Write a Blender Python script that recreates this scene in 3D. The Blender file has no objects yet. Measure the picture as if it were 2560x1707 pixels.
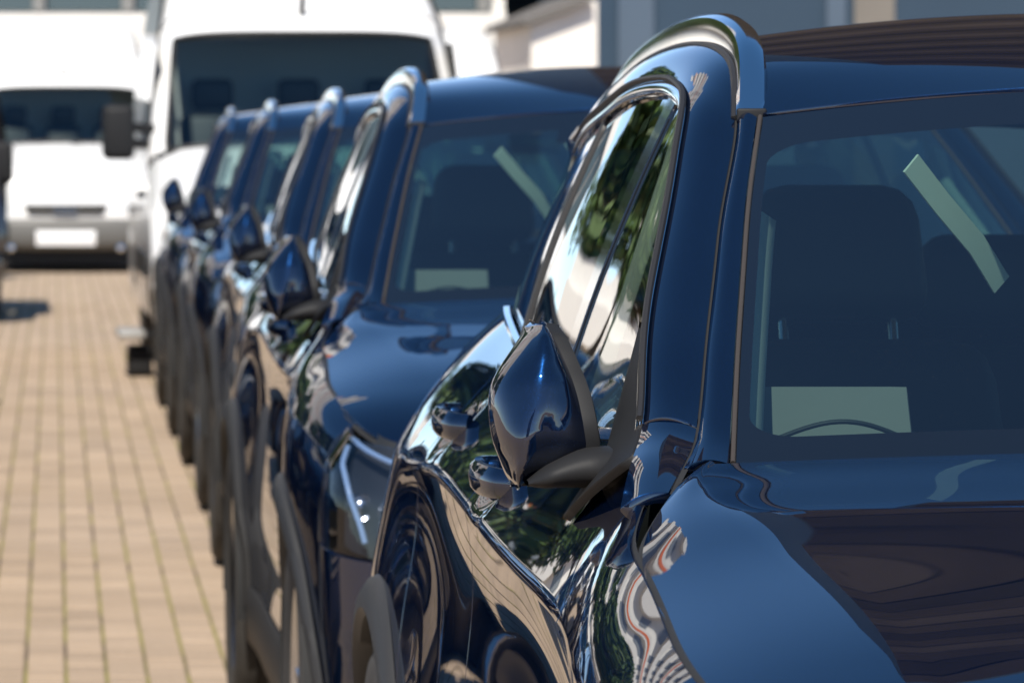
import bpy, bmesh, math, random
import numpy as np
from mathutils import Vector, Matrix

random.seed(11)
rng = np.random.default_rng(5)
SC = bpy.context.scene
COL = SC.collection
R = math.radians

# ------------------------------------------------------------------ camera
cam_d = bpy.data.cameras.new('camera')
cam = bpy.data.objects.new('camera', cam_d)
COL.objects.link(cam)
cam.location = (0, 0, 1.48)
cam.rotation_euler = (R(90), 0, 0)            # looks down the parked row (+Y)
cam_d.sensor_width = 36.0
cam_d.lens = 36.0 * 13000 / 2560              # about 183 mm
cam_d.shift_x = 0.5
cam_d.shift_y = -(853.5 - 345) / 2560
cam_d.clip_start = 0.1
cam_d.clip_end = 3000
cam_d.dof.use_dof = True
cam_d.dof.focus_distance = 5.75
cam_d.dof.aperture_fstop = 14.0
cam_d.dof.aperture_blades = 9
SC.camera = cam

# ------------------------------------------------------------------ sky, sun, exposure
SUN_TO = Vector((-0.24, -0.80, 1.0)).normalized()
elev = math.asin(SUN_TO.z)
world = bpy.data.worlds.new('World')
SC.world = world
world.use_nodes = True
wn = world.node_tree
wn.nodes.clear()
wo = wn.nodes.new('ShaderNodeOutputWorld')
wb = wn.nodes.new('ShaderNodeBackground')
ws = wn.nodes.new('ShaderNodeTexSky')
ws.sky_type = 'NISHITA'
ws.sun_disc = False
ws.sun_elevation = elev
ws.sun_rotation = math.atan2(SUN_TO.x, SUN_TO.y)
ws.air_density = 1.0
ws.altitude = 5000
ws.dust_density = 0.0
ws.ozone_density = 1.0
wb.inputs[1].default_value = 0.13
wm_ = wn.nodes.new('ShaderNodeMix')               # the clear deep blue of this day's air
wm_.data_type = 'RGBA'
wm_.blend_type = 'MULTIPLY'
ws_ = wn.nodes.new('ShaderNodeSeparateColor')     # deep overhead, paling where the air is bright near the horizon
wr_ = wn.nodes.new('ShaderNodeMapRange')
wr_.inputs[1].default_value = 1.6
wr_.inputs[2].default_value = 5.5
wr_.inputs[3].default_value = 1.0
wr_.inputs[4].default_value = 0.10
wn.links.new(ws.outputs[0], ws_.inputs[0])
wn.links.new(ws_.outputs[2], wr_.inputs[0])
wn.links.new(wr_.outputs[0], wm_.inputs['Factor'])
wm_.inputs['B'].default_value = (0.54, 0.92, 1.06, 1)
wn.links.new(ws.outputs[0], wm_.inputs['A'])
wn.links.new(wm_.outputs['Result'], wb.inputs[0])
wn.links.new(wb.outputs[0], wo.inputs[0])
sun_d = bpy.data.lights.new('sun', 'SUN')
sun_d.energy = 4.6
sun_d.angle = R(0.53)
sun_d.color = (1.0, 0.94, 0.85)
sun = bpy.data.objects.new('sun', sun_d)
COL.objects.link(sun)
sun.rotation_euler = SUN_TO.to_track_quat('Z', 'Y').to_euler()
SC.view_settings.view_transform = 'Standard'
SC.view_settings.look = 'None'
SC.view_settings.exposure = 0.62
SC.view_settings.gamma = 1.0
SC.view_settings.use_curve_mapping = False
cy = SC.cycles
cy.use_denoising = True
cy.max_bounces = 14
cy.diffuse_bounces = 3
cy.glossy_bounces = 6
cy.transmission_bounces = 8
cy.transparent_max_bounces = 24
cy.caustics_reflective = False
cy.caustics_refractive = False
cy.sample_clamp_indirect = 5.0

# ------------------------------------------------------------------ materials
def mat_new(name):
    m = bpy.data.materials.new(name)
    m.use_nodes = True
    nt = m.node_tree
    nt.nodes.clear()
    out = nt.nodes.new('ShaderNodeOutputMaterial')
    return m, nt, out

def N(nt, typ, **kw):
    n = nt.nodes.new('ShaderNode' + typ)
    for k, v in kw.items():
        setattr(n, k, v)
    return n

def principled(name, col, rough=0.5, metal=0.0, coat=0.0, spec=0.5, var=0.0, vscale=8.0, bump=0.0, bscale=60.0,
               coat_rough=0.02, objvar=0.0, bdist=0.002):
    m, nt, out = mat_new(name)
    p = N(nt, 'BsdfPrincipled')
    p.inputs['Base Color'].default_value = (*col, 1)
    p.inputs['Roughness'].default_value = rough
    p.inputs['Metallic'].default_value = metal
    p.inputs['Coat Weight'].default_value = coat
    p.inputs['Coat Roughness'].default_value = coat_rough
    p.inputs['Specular IOR Level'].default_value = spec
    if var or objvar:
        tc = N(nt, 'TexCoord')
        no = N(nt, 'TexNoise')
        no.inputs['Scale'].default_value = vscale
        no.inputs['Detail'].default_value = 5
        nt.links.new(tc.outputs['Object'], no.inputs['Vector'])
        hs = N(nt, 'HueSaturation')
        hs.inputs['Color'].default_value = (*col, 1)
        mr = N(nt, 'MapRange')
        mr.inputs[1].default_value = 0.25
        mr.inputs[2].default_value = 0.75
        mr.inputs[3].default_value = 1 - var
        mr.inputs[4].default_value = 1 + var
        nt.links.new(no.outputs['Fac'], mr.inputs[0])
        if objvar:
            oi = N(nt, 'ObjectInfo')
            m2 = N(nt, 'MapRange')
            m2.inputs[3].default_value = 1 - objvar
            m2.inputs[4].default_value = 1 + objvar
            nt.links.new(oi.outputs['Random'], m2.inputs[0])
            mu = N(nt, 'Math', operation='MULTIPLY')
            nt.links.new(mr.outputs[0], mu.inputs[0])
            nt.links.new(m2.outputs[0], mu.inputs[1])
            nt.links.new(mu.outputs[0], hs.inputs['Value'])
        else:
            nt.links.new(mr.outputs[0], hs.inputs['Value'])
        nt.links.new(hs.outputs[0], p.inputs['Base Color'])
    if bump:
        tc2 = N(nt, 'TexCoord')
        nb = N(nt, 'TexNoise')
        nb.inputs['Scale'].default_value = bscale
        nb.inputs['Detail'].default_value = 3
        nt.links.new(tc2.outputs['Object'], nb.inputs['Vector'])
        b = N(nt, 'Bump')
        b.inputs['Strength'].default_value = bump
        b.inputs['Distance'].default_value = bdist
        nt.links.new(nb.outputs['Fac'], b.inputs['Height'])
        nt.links.new(b.outputs[0], p.inputs['Normal'])
    nt.links.new(p.outputs[0], out.inputs[0])
    return m

def schlick(nt, f0, gain=1.0):
    """reflectance of a pane seen from either side: f0 + (1-f0)(1-|N.I|)^5"""
    g = N(nt, 'NewGeometry')
    d = N(nt, 'VectorMath', operation='DOT_PRODUCT')
    nt.links.new(g.outputs['Normal'], d.inputs[0])
    nt.links.new(g.outputs['Incoming'], d.inputs[1])
    a = N(nt, 'Math', operation='ABSOLUTE')
    nt.links.new(d.outputs['Value'], a.inputs[0])
    s = N(nt, 'Math', operation='SUBTRACT')
    s.inputs[0].default_value = 1.0
    nt.links.new(a.outputs[0], s.inputs[1])
    pw = N(nt, 'Math', operation='POWER')
    pw.inputs[1].default_value = 4.2
    nt.links.new(s.outputs[0], pw.inputs[0])
    ml = N(nt, 'Math', operation='MULTIPLY_ADD')
    ml.inputs[1].default_value = 1 - f0
    ml.inputs[2].default_value = f0
    nt.links.new(pw.outputs[0], ml.inputs[0])
    return ml.outputs[0]

def glass(name, tint, f0=0.07, dust=0.0, band=False):
    m, nt, out = mat_new(name)
    tr = N(nt, 'BsdfTransparent')
    tr.inputs[0].default_value = (*tint, 1)
    gl = N(nt, 'BsdfGlossy')
    gl.inputs['Roughness'].default_value = 0.0
    gl.inputs[0].default_value = (1, 1, 1, 1)
    base = tr.outputs[0]
    tc = N(nt, 'TexCoord')
    if dust:
        di = N(nt, 'BsdfDiffuse')
        di.inputs[0].default_value = (0.55, 0.55, 0.52, 1)
        vo = N(nt, 'TexVoronoi')
        vo.inputs['Scale'].default_value = 210
        nt.links.new(tc.outputs['Object'], vo.inputs['Vector'])
        lt = N(nt, 'MapRange')
        lt.inputs[1].default_value = 0.10
        lt.inputs[2].default_value = 0.04
        lt.inputs[3].default_value = 0.0
        lt.inputs[4].default_value = 1.0
        nt.links.new(vo.outputs['Distance'], lt.inputs[0])
        # only some cells carry a speck
        cr = N(nt, 'Math', operation='GREATER_THAN')
        cr.inputs[1].default_value = 0.80
        nt.links.new(vo.outputs['Color'], cr.inputs[0])
        mu = N(nt, 'Math', operation='MULTIPLY')
        nt.links.new(lt.outputs[0], mu.inputs[0])
        nt.links.new(cr.outputs[0], mu.inputs[1])
        no = N(nt, 'TexNoise')
        no.inputs['Scale'].default_value = 4
        no.inputs['Detail'].default_value = 6
        nt.links.new(tc.outputs['Object'], no.inputs['Vector'])
        film = N(nt, 'MapRange')
        film.inputs[1].default_value = 0.3
        film.inputs[2].default_value = 0.8
        film.inputs[3].default_value = 0.004
        film.inputs[4].default_value = dust
        nt.links.new(no.outputs['Fac'], film.inputs[0])
        ad = N(nt, 'Math', operation='MULTIPLY_ADD')
        ad.inputs[1].default_value = 0.14
        nt.links.new(mu.outputs[0], ad.inputs[0])
        nt.links.new(film.outputs[0], ad.inputs[2])
        mx = N(nt, 'MixShader')
        nt.links.new(ad.outputs[0], mx.inputs[0])
        nt.links.new(base, mx.inputs[1])
        nt.links.new(di.outputs[0], mx.inputs[2])
        base = mx.outputs[0]
    if band:
        # printed ceramic band: rounded rectangle in the pane's own UV (metres)
        uv = N(nt, 'UVMap')
        uv.uv_map = 'UVMap'
        sx = N(nt, 'SeparateXYZ')
        nt.links.new(uv.outputs[0], sx.inputs[0])
        rad = 0.05
        def axis(sock, half, off):
            s1 = N(nt, 'Math', operation='SUBTRACT'); s1.inputs[1].default_value = off
            nt.links.new(sock, s1.inputs[0])
            ab = N(nt, 'Math', operation='ABSOLUTE'); nt.links.new(s1.outputs[0], ab.inputs[0])
            s2 = N(nt, 'Math', operation='SUBTRACT'); s2.inputs[1].default_value = half - rad
            nt.links.new(ab.outputs[0], s2.inputs[0])
            mxx = N(nt, 'Math', operation='MAXIMUM'); mxx.inputs[1].default_value = 0.0
            nt.links.new(s2.outputs[0], mxx.inputs[0])
            return mxx.outputs[0]
        # u is the distance from the pane's side edge, v the height fraction
        a1 = axis(sx.outputs[0], 1.0, 1.012)
        a2 = axis(sx.outputs[1], 0.348, 0.400)
        cb = N(nt, 'CombineXYZ')
        nt.links.new(a1, cb.inputs[0]); nt.links.new(a2, cb.inputs[1])
        ln = N(nt, 'VectorMath', operation='LENGTH')
        nt.links.new(cb.outputs[0], ln.inputs[0])
        ls = N(nt, 'Math', operation='GREATER_THAN'); ls.inputs[1].default_value = rad
        nt.links.new(ln.outputs['Value'], ls.inputs[0])
        # the deeper patch round the camera housing at the top middle
        g1 = N(nt, 'Math', operation='GREATER_THAN'); g1.inputs[1].default_value = 0.30
        nt.links.new(sx.outputs[0], g1.inputs[0])
        g2 = N(nt, 'Math', operation='GREATER_THAN'); g2.inputs[1].default_value = 0.685
        nt.links.new(sx.outputs[1], g2.inputs[0])
        g3 = N(nt, 'Math', operation='MULTIPLY')
        nt.links.new(g1.outputs[0], g3.inputs[0]); nt.links.new(g2.outputs[0], g3.inputs[1])
        mm = N(nt, 'Math', operation='MAXIMUM')
        nt.links.new(ls.outputs[0], mm.inputs[0]); nt.links.new(g3.outputs[0], mm.inputs[1])
        bk = N(nt, 'BsdfDiffuse'); bk.inputs[0].default_value = (0.005, 0.0055, 0.0065, 1)
        mx2 = N(nt, 'MixShader')
        nt.links.new(mm.outputs[0], mx2.inputs[0])
        nt.links.new(base, mx2.inputs[1])
        nt.links.new(bk.outputs[0], mx2.inputs[2])
        base = mx2.outputs[0]
    fr = schlick(nt, f0)
    mix = N(nt, 'MixShader')
    nt.links.new(fr, mix.inputs[0])
    nt.links.new(base, mix.inputs[1])
    nt.links.new(gl.outputs[0], mix.inputs[2])
    nt.links.new(mix.outputs[0], out.inputs[0])
    return m

def car_paint(name, col, flake):
    """dark pigment and a weak blue flake lobe under a clear coat"""
    m, nt, out = mat_new(name)
    p = N(nt, 'BsdfPrincipled')
    p.inputs['Base Color'].default_value = (*col, 1)
    p.inputs['Roughness'].default_value = 0.5
    p.inputs['Specular IOR Level'].default_value = 0.0
    p.inputs['Coat Weight'].default_value = 1.0
    p.inputs['Coat Roughness'].default_value = 0.012
    p.inputs['Coat IOR'].default_value = 1.75
    tc = N(nt, 'TexCoord')
    vo = N(nt, 'TexVoronoi')
    vo.inputs['Scale'].default_value = 900
    nt.links.new(tc.outputs['Object'], vo.inputs['Vector'])
    pw = N(nt, 'Math', operation='POWER'); pw.inputs[1].default_value = 3.0
    nt.links.new(vo.outputs['Color'], pw.inputs[0])
    mx = N(nt, 'Mix', data_type='RGBA')
    mx.inputs['A'].default_value = (flake[0] * .5, flake[1] * .5, flake[2] * .5, 1)
    mx.inputs['B'].default_value = (*[c * 2.2 for c in flake], 1)
    nt.links.new(pw.outputs[0], mx.inputs['Factor'])
    gl = N(nt, 'BsdfGlossy'); gl.inputs['Roughness'].default_value = 0.34
    nt.links.new(mx.outputs['Result'], gl.inputs[0])
    ad = N(nt, 'AddShader')
    nt.links.new(p.outputs[0], ad.inputs[0]); nt.links.new(gl.outputs[0], ad.inputs[1])
    nt.links.new(ad.outputs[0], out.inputs[0])
    return m

M = {}
M['paint'] = car_paint('navy_metallic_paint', (0.0010, 0.0026, 0.008), (0.0012, 0.008, 0.030))
M['gloss_black'] = principled('gloss_black_trim', (0.008, 0.009, 0.011), 0.08, coat=1.0)
M['black_plastic'] = principled('grained_black_plastic', (0.014, 0.014, 0.0145), 0.6, spec=0.22, bump=0.25, bscale=900, bdist=0.0005)
M['cladding'] = principled('grey_arch_cladding', (0.030, 0.029, 0.028), 0.52, spec=0.3, bump=0.2, bscale=700, bdist=0.0005)
M['rubber'] = principled('rubber_seal', (0.018, 0.016, 0.014), 0.5)
M['seal'] = principled('dusty_rubber_seal', (0.040, 0.031, 0.024), 0.6)
M['chrome'] = principled('polished_chrome', (0.86, 0.85, 0.84), 0.06, 1.0)
M['alu'] = principled('polished_aluminium_rail', (0.80, 0.80, 0.81), 0.10, 1.0)
M['rim'] = principled('alloy_rim_silver', (0.5, 0.5, 0.51), 0.22, 1.0, coat=0.6)
M['tyre'] = principled('tyre_rubber', (0.035, 0.032, 0.028), 0.8, var=0.25, vscale=20)
M['disc'] = principled('brake_disc', (0.35, 0.34, 0.33), 0.35, 1.0)
M['windscreen'] = glass('windscreen_glass', (0.50, 0.64, 0.60), 0.085, dust=0.004, band=True)
M['side_glass'] = glass('side_window_glass', (0.66, 0.78, 0.74), 0.10)
M['privacy'] = glass('tinted_window_glass', (0.25, 0.32, 0.29), 0.10)
M['rear_glass'] = glass('rear_screen_glass', (0.84, 0.92, 0.88), 0.05)
M['lens'] = glass('clear_lamp_lens', (0.75, 0.80, 0.88), 0.04)
M['red_lens'] = principled('red_lamp_lens', (0.30, 0.01, 0.01), 0.08, coat=1.0)
M['dash'] = principled('dark_dashboard_plastic', (0.010, 0.011, 0.012), 0.65, bump=0.3, bscale=500, bdist=0.0006)
M['dash_sheet'] = principled('pale_grey_sheet', (0.155, 0.155, 0.145), 0.85, var=0.05)  # tone of the unidentified pale patch above the dashboard
M['seat'] = principled('black_seat_leather', (0.008, 0.009, 0.011), 0.55, bump=0.2, bscale=250, bdist=0.0008)
M['lining'] = principled('pale_grey_headlining', (0.40, 0.42, 0.38), 0.9, var=0.04)
M['belt'] = principled('pale_strip', (0.62, 0.66, 0.56), 0.8, bump=0.05, bscale=400)  # tone of the unidentified strip behind the windscreen
M['mirror_glass'] = principled('mirror_glass', (0.9, 0.92, 0.93), 0.01, 1.0)
M['under'] = principled('underbody_black', (0.012, 0.012, 0.012), 0.8)
M['van_white'] = principled('white_van_paint', (0.80, 0.79, 0.765), 0.30, coat=0.7, var=0.015, vscale=2)
M['van_glass'] = glass('van_window_glass', (0.66, 0.76, 0.76), 0.06)
M['van_bumper'] = principled('grey_van_bumper', (0.115, 0.11, 0.10), 0.55)
M['plate'] = principled('white_number_plate', (0.85, 0.84, 0.82), 0.4)
M['silver_step'] = principled('silver_step_metal', (0.30, 0.29, 0.27), 0.5, 0.2)
M['van_dark'] = principled('dark_van_paint', (0.016, 0.014, 0.014), 0.25, coat=1.0)
M['lamp_bar'] = principled('white_lamp_bar', (.22, .30, .42), .15, coat=1.0)

# ------------------------------------------------------------------ mesh helpers
def link(o, parent=None):
    COL.objects.link(o)
    if parent is not None:
        o.parent = parent
    return o

def tag(o, label=None, cat=None, group=None, kind=None):
    if label: o['label'] = label
    if cat: o['category'] = cat
    if group: o['group'] = group
    if kind: o['kind'] = kind
    return o

def empty(name, loc=(0, 0, 0), rz=0.0):
    o = bpy.data.objects.new(name, None)
    o.location = loc
    o.rotation_euler = (0, 0, rz)
    return link(o)

def kids(o):
    return [c for c in COL.objects if c.parent is o]

def copy_tree(o, parent=None, index=None):
    c = o.copy()
    COL.objects.link(c)
    c.parent = parent
    for ch in index.get(o.name, []):
        copy_tree(ch, c, index)
    return c

def child_index():
    d = {}
    for o in list(COL.objects):
        if o.parent is not None:
            d.setdefault(o.parent.name, []).append(o)
    return d

class MB:
    def __init__(self):
        self.v, self.f, self.m = [], [], []
    def add(self, vs, fs, mi=0):
        o = len(self.v)
        self.v += [tuple(map(float, p)) for p in vs]
        self.f += [tuple(i + o for i in q) for q in fs]
        self.m += [mi] * len(fs)
        return self
    def grid(self, P, mi=0, close_c=False, close_r=False):
        P = np.asarray(P, float)
        r, c = P.shape[:2]
        fs = []
        for i in range(r if close_r else r - 1):
            for j in range(c if close_c else c - 1):
                a, b = i * c + j, i * c + (j + 1) % c
                i2 = (i + 1) % r
                fs.append((a, b, i2 * c + (j + 1) % c, i2 * c + j))
        return self.add(P.reshape(-1, 3), fs, mi)
    def box(self, lo, hi, mi=0):
        (x0, y0, z0), (x1, y1, z1) = lo, hi
        vs = [(x0, y0, z0), (x1, y0, z0), (x1, y1, z0), (x0, y1, z0), (x0, y0, z1), (x1, y0, z1), (x1, y1, z1), (x0, y1, z1)]
        return self.add(vs, [(0, 3, 2, 1), (4, 5, 6, 7), (0, 1, 5, 4), (1, 2, 6, 5), (2, 3, 7, 6), (3, 0, 4, 7)], mi)
    def rbox(self, c, size, bev=0.02, seg=3, rot=None, mi=0, taper=None):
        bm = bmesh.new()
        bmesh.ops.create_cube(bm, size=1)
        for v in bm.verts:
            k = 1.0
            if taper is not None and v.co.z > 0:
                k = taper
            v.co = Vector((v.co.x * size[0] * k, v.co.y * size[1] * k, v.co.z * size[2]))
        if bev > 0:
            bmesh.ops.bevel(bm, geom=bm.edges[:], offset=bev, segments=seg, profile=0.5, affect='EDGES')
        mtx = Matrix.Translation(c)
        if rot is not None:
            mtx = mtx @ rot
        bm.transform(mtx)
        bm.verts.index_update()
        vs = [v.co[:] for v in bm.verts]
        fs = [tuple(v.index for v in f.verts) for f in bm.faces]
        bm.free()
        return self.add(vs, fs, mi)
    def sweep(self, path, prof, up=(0, 0, 1), mi=0, closed=False, cap=True, scale=None):
        """profile (a, b): a along the side vector, b along the up vector"""
        path = np.asarray(path, float)
        n = len(path)
        rings = []
        for i in range(n):
            if closed:
                d = path[(i + 1) % n] - path[i - 1]
            else:
                d = path[min(i + 1, n - 1)] - path[max(i - 1, 0)]
            d = d / (np.linalg.norm(d) + 1e-12)
            u = np.asarray(up[i] if np.ndim(up) == 2 else up, float)
            sd = np.cross(d, u); sd /= (np.linalg.norm(sd) + 1e-12)
            uu = np.cross(sd, d)
            k = 1.0 if scale is None else scale[i]
            rings.append([path[i] + sd * a * k + uu * b * k for a, b in prof])
        self.grid(rings, mi, close_c=True, close_r=closed)
        if cap and not closed:
            o = len(self.v) - n * len(prof)
            m = len(prof)
            self.f.append(tuple(range(o, o + m))); self.m.append(mi)
            self.f.append(tuple(range(o + (n - 1) * m + m - 1, o + (n - 1) * m - 1, -1))); self.m.append(mi)
        return self
    def tube(self, path, r, seg=10, mi=0, closed=False, up=(0, 0.01, 1), scale=None):
        prof = [(r * math.cos(a), r * math.sin(a)) for a in np.linspace(0, 2 * math.pi, seg, endpoint=False)]
        return self.sweep(path, prof, up, mi, closed, scale=scale)
    def lathe(self, prof, axis='x', seg=48, centre=(0, 0, 0), mi=0):
        """prof: (radius, offset along axis)"""
        rings = []
        for a in np.linspace(0, 2 * math.pi, seg, endpoint=False):
            row = []
            for r, h in prof:
                p = (h, r * math.cos(a), r * math.sin(a)) if axis == 'x' else ((r * math.cos(a), r * math.sin(a), h) if axis == 'z' else (r * math.cos(a), h, r * math.sin(a)))
                row.append(np.add(p, centre))
            rings.append(row)
        return self.grid(rings, mi, close_r=True)
    def build(self, name, mat, parent=None, smooth=True, fixn=True):
        me = bpy.data.meshes.new(name)
        me.from_pydata(self.v, [], self.f)
        mats = mat if isinstance(mat, (list, tuple)) else [mat]
        for q in mats:
            me.materials.append(q)
        if len(mats) > 1:
            me.polygons.foreach_set('material_index', self.m)
        if fixn:
            bm = bmesh.new(); bm.from_mesh(me)
            bmesh.ops.remove_doubles(bm, verts=bm.verts[:], dist=1e-6)
            bmesh.ops.recalc_face_normals(bm, faces=bm.faces[:])
            bm.to_mesh(me); bm.free()
        if smooth:
            me.polygons.foreach_set('use_smooth', [True] * len(me.polygons))
            try:
                me.set_sharp_from_angle(angle=R(38))
            except Exception:
                pass
        me.update()
        return link(bpy.data.objects.new(name, me), parent)

# splines -------------------------------------------------------------------
def cubic(x, y):
    """natural cubic spline through (x, y[..., k]); returns a function"""
    x = np.asarray(x, float); y = np.asarray(y, float)
    if y.ndim == 1: y = y[:, None]; flat = True
    else: flat = False
    n = len(x); h = np.diff(x)
    A = np.zeros((n, n)); B = np.zeros((n, y.shape[1]))
    A[0, 0] = A[-1, -1] = 1
    for i in range(1, n - 1):
        A[i, i - 1] = h[i - 1]; A[i, i] = 2 * (h[i - 1] + h[i]); A[i, i + 1] = h[i]
        B[i] = 6 * ((y[i + 1] - y[i]) / h[i] - (y[i] - y[i - 1]) / h[i - 1])
    m = np.linalg.solve(A, B)
    def f(q):
        q = np.atleast_1d(np.asarray(q, float))
        i = np.clip(np.searchsorted(x, q) - 1, 0, n - 2)
        hh = h[i][:, None]; a = (x[i + 1][:, None] - q[:, None]); b = (q[:, None] - x[i][:, None])
        r = m[i] * a ** 3 / (6 * hh) + m[i + 1] * b ** 3 / (6 * hh) + (y[i] / hh - m[i] * hh / 6) * a + (y[i + 1] / hh - m[i + 1] * hh / 6) * b
        return r[:, 0] if flat else r
    return f

def curve3(pts):
    pts = np.asarray(pts, float)
    d = np.r_[0, np.cumsum(np.linalg.norm(np.diff(pts, axis=0), axis=1))]
    return cubic(d, pts), d

def to_local(P):
    """(s, t, z) -> object space of a car that faces -Y; its right side is at -x"""
    P = np.asarray(P, float)
    return np.stack([-P[..., 1], P[..., 0], P[..., 2]], -1)

def surf(name, P, mat, parent, out, flange=0.012, edge=0.0015, mirror=False, uv=None):
    """open sheet P[r][c] in (s,t,z), with its edges turned inward so panel gaps have depth; 'out' is a point-independent outward
    direction in (s,t,z)"""
    P = np.asarray(P, float).copy()
    o3 = np.asarray(out, float)
    if mirror:
        P[..., 1] *= -1; o3 = o3 * np.array([1, -1, 1])
    L = to_local(P); ov = to_local(o3)
    du = np.gradient(L, axis=0); dv = np.gradient(L, axis=1)
    nn = np.cross(du, dv); nn /= (np.linalg.norm(nn, axis=-1, keepdims=True) + 1e-12)
    sgn = np.sign((nn @ ov).mean())
    if sgn < 0:
        L = L[:, ::-1]; nn = -nn[:, ::-1]
        if uv is not None: uv = uv[:, ::-1]
    r, c = L.shape[:2]
    mb = MB(); mb.grid(L)
    fc = np.cross(L[r // 2, min(c // 2 + 1, c - 1)] - L[r // 2, c // 2], L[min(r // 2 + 1, r - 1), c // 2] - L[r // 2, c // 2])
    flip = np.dot(fc, nn[r // 2, c // 2]) < 0
    if flip:
        mb.f = [tuple(reversed(q)) for q in mb.f]
    if flange:
        loop = [(0, j) for j in range(c)] + [(i, c - 1) for i in range(1, r)] + [(r - 1, j) for j in range(c - 2, -1, -1)] + [(i, 0) for i in range(r - 2, 0, -1)]
        ring0 = np.array([L[a] for a in loop]); rn = np.array([nn[a] for a in loop])
        ring1 = ring0 - rn * edge * 1.3
        ring2 = ring0 - rn * flange
        tang = np.roll(ring0, -1, 0) - np.roll(ring0, 1, 0)
        side = np.cross(tang, rn); side /= (np.linalg.norm(side, axis=1, keepdims=True) + 1e-12)
        cen = ring0.mean(0)
        if np.sum(np.einsum('ij,ij->i', side, ring0 - cen)) < 0: side = -side
        ring1 = ring1 + side * edge
        ring2 = ring2 + side * edge
        mb.grid([ring0, ring1, ring2], close_c=True)
    me = bpy.data.meshes.new(name)
    me.from_pydata(mb.v, [], mb.f)
    me.materials.append(mat)
    me.polygons.foreach_set('use_smooth', [True] * len(me.polygons))
    if uv is not None:
        ul = me.uv_layers.new(name='UVMap')
        flat = uv.reshape(-1, 2)
        for lp in me.loops:
            if lp.vertex_index < len(flat):
                ul.data[lp.index].uv = flat[lp.vertex_index]
    me.update()
    return link(bpy.data.objects.new(name, me), parent)


# ================================================================== the SUV
# car space: s metres behind the front axle, t metres to the side (car's right positive), z height
ST = np.array([-0.62, -0.30, 0.0, 0.22, 0.42, 0.62, 1.2, 1.75, 2.3, 2.87, 3.3, 3.62])
#            top             upper 1          upper 2          crease           lower rows t at LZ
TOP = [(.800, .925), (.868, .995), (.866, 1.030), (.859, 1.056), (.846, 1.078), (.802, 1.122), (.795, 1.128), (.785, 1.145), (.762, 1.166), (.728, 1.190), (.690, 1.208), (.640, 1.215)]
UP1 = [(.828, .905), (.895, .980), (.897, 1.010), (.889, 1.032), (.874, 1.046), (.840, 1.072), (.834, 1.078), (.826, 1.094), (.808, 1.112), (.788, 1.132), (.758, 1.145), (.700, 1.145)]
UP2 = [(.848, .885), (.914, .960), (.921, .985), (.911, 1.003), (.896, 1.010), (.874, 1.024), (.870, 1.034), (.864, 1.052), (.854, 1.066), (.842, 1.066), (.815, 1.075), (.750, 1.075)]
CRE = [(.860, .860), (.928, .935), (.937, .955), (.927, .965), (.914, .970), (.902, .976), (.898, .993), (.895, 1.013), (.890, 1.022), (.886, 1.000), (.860, 1.000), (.790, 1.000)]
LZ = np.array([.91, .82, .70, .58, .47, .36, .25])
LOW = [(.864, .870, .875, .870, .860, .850, .840), (.932, .937, .930, .925, .915, .905, .895), (.944, .948, .945, .940, .930, .920, .910),
       (.925, .925, .930, .928, .915, .908, .900), (.898, .903, .911, .911, .897, .898, .892), (.886, .893, .903, .905, .890, .892, .888),
       (.884, .891, .901, .903, .888, .890, .886), (.884, .891, .901, .903, .888, .890, .886), (.885, .894, .905, .907, .893, .892, .888),
       (.901, .921, .935, .935, .925, .918, .908), (.878, .893, .905, .905, .898, .890, .880), (.806, .820, .828, .828, .822, .812, .800)]
f_top, f_u1, f_u2, f_cre, f_low = (cubic(ST, np.array(a)) for a in (TOP, UP1, UP2, CRE, LOW))
HANDLES = [(1.60, 1.058), (2.42, 1.083)]

def section(s, zlow, nu=14, nl=34, dents=True):
    """points (t, z) down one body section, belt to zlow"""
    tp, u1, u2, cr, lw = f_top(s)[0], f_u1(s)[0], f_u2(s)[0], f_cre(s)[0], f_low(s)[0]
    up = cubic([0, 1, 2, 3], np.array([tp, u1, u2, cr]))(np.linspace(0, 3, nu))
    zz = np.r_[cr[1], LZ[LZ < cr[1] - 0.03]]
    tt = np.r_[cr[0], lw[LZ < cr[1] - 0.03]]
    fl = cubic(zz[::-1], tt[::-1])
    q = np.linspace(0, 1, nl + 1)[1:] ** 1.15
    if zlow > cr[1] - 0.02:
        zlow = cr[1] - 0.02
    zl = cr[1] + (zlow - cr[1]) * q
    pts = np.vstack([up, np.stack([fl(zl), zl], 1)])
    if dents:
        for hs, hz in HANDLES:
            g = np.exp(-((s - hs) / 0.055) ** 4) * np.exp(-((pts[:, 1] - hz + 0.012) / 0.030) ** 4)
            pts[:, 0] -= 0.016 * g
    return pts

def body_t(s, z):
    p = section(s, 0.25, dents=False)
    return float(np.interp(z, p[::-1, 1], p[::-1, 0]))

AXLES = (0.0, 2.873)
AZ, AR = 0.372, 0.435
def zlow(s, sill=0.33):
    z = sill
    for a in AXLES:
        d = abs(s - a)
        if d < AR:
            z = max(z, AZ + math.sqrt(AR * AR - d * d))
    return z

def panel(sa, sb, ds=0.022):
    ss = list(np.linspace(sa, sb, max(6, int((sb - sa) / ds) + 1)))
    for a in AXLES:                      # follow the wheel arch with extra sections where it is steep
        for k in np.linspace(0.02, 0.5, 7):
            for sg in (-1, 1):
                q = a + sg * AR * math.cos(k * 1.2)
                if sa + 0.004 < q < sb - 0.004: ss.append(q)
        for sg in (-1, 1):
            q = a + sg * AR
            if sa + 0.004 < q < sb - 0.004: ss += [q - sg * 0.0005, q + sg * 0.0005]
    ss = np.array(sorted(ss))
    keep = np.r_[True, np.diff(ss) > 0.0004]
    ss = ss[keep]
    P = []
    for s in ss:
        p = section(s, zlow(s))
        P.append(np.column_stack([np.full(len(p), s), p]))
    return np.array(P)

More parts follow.
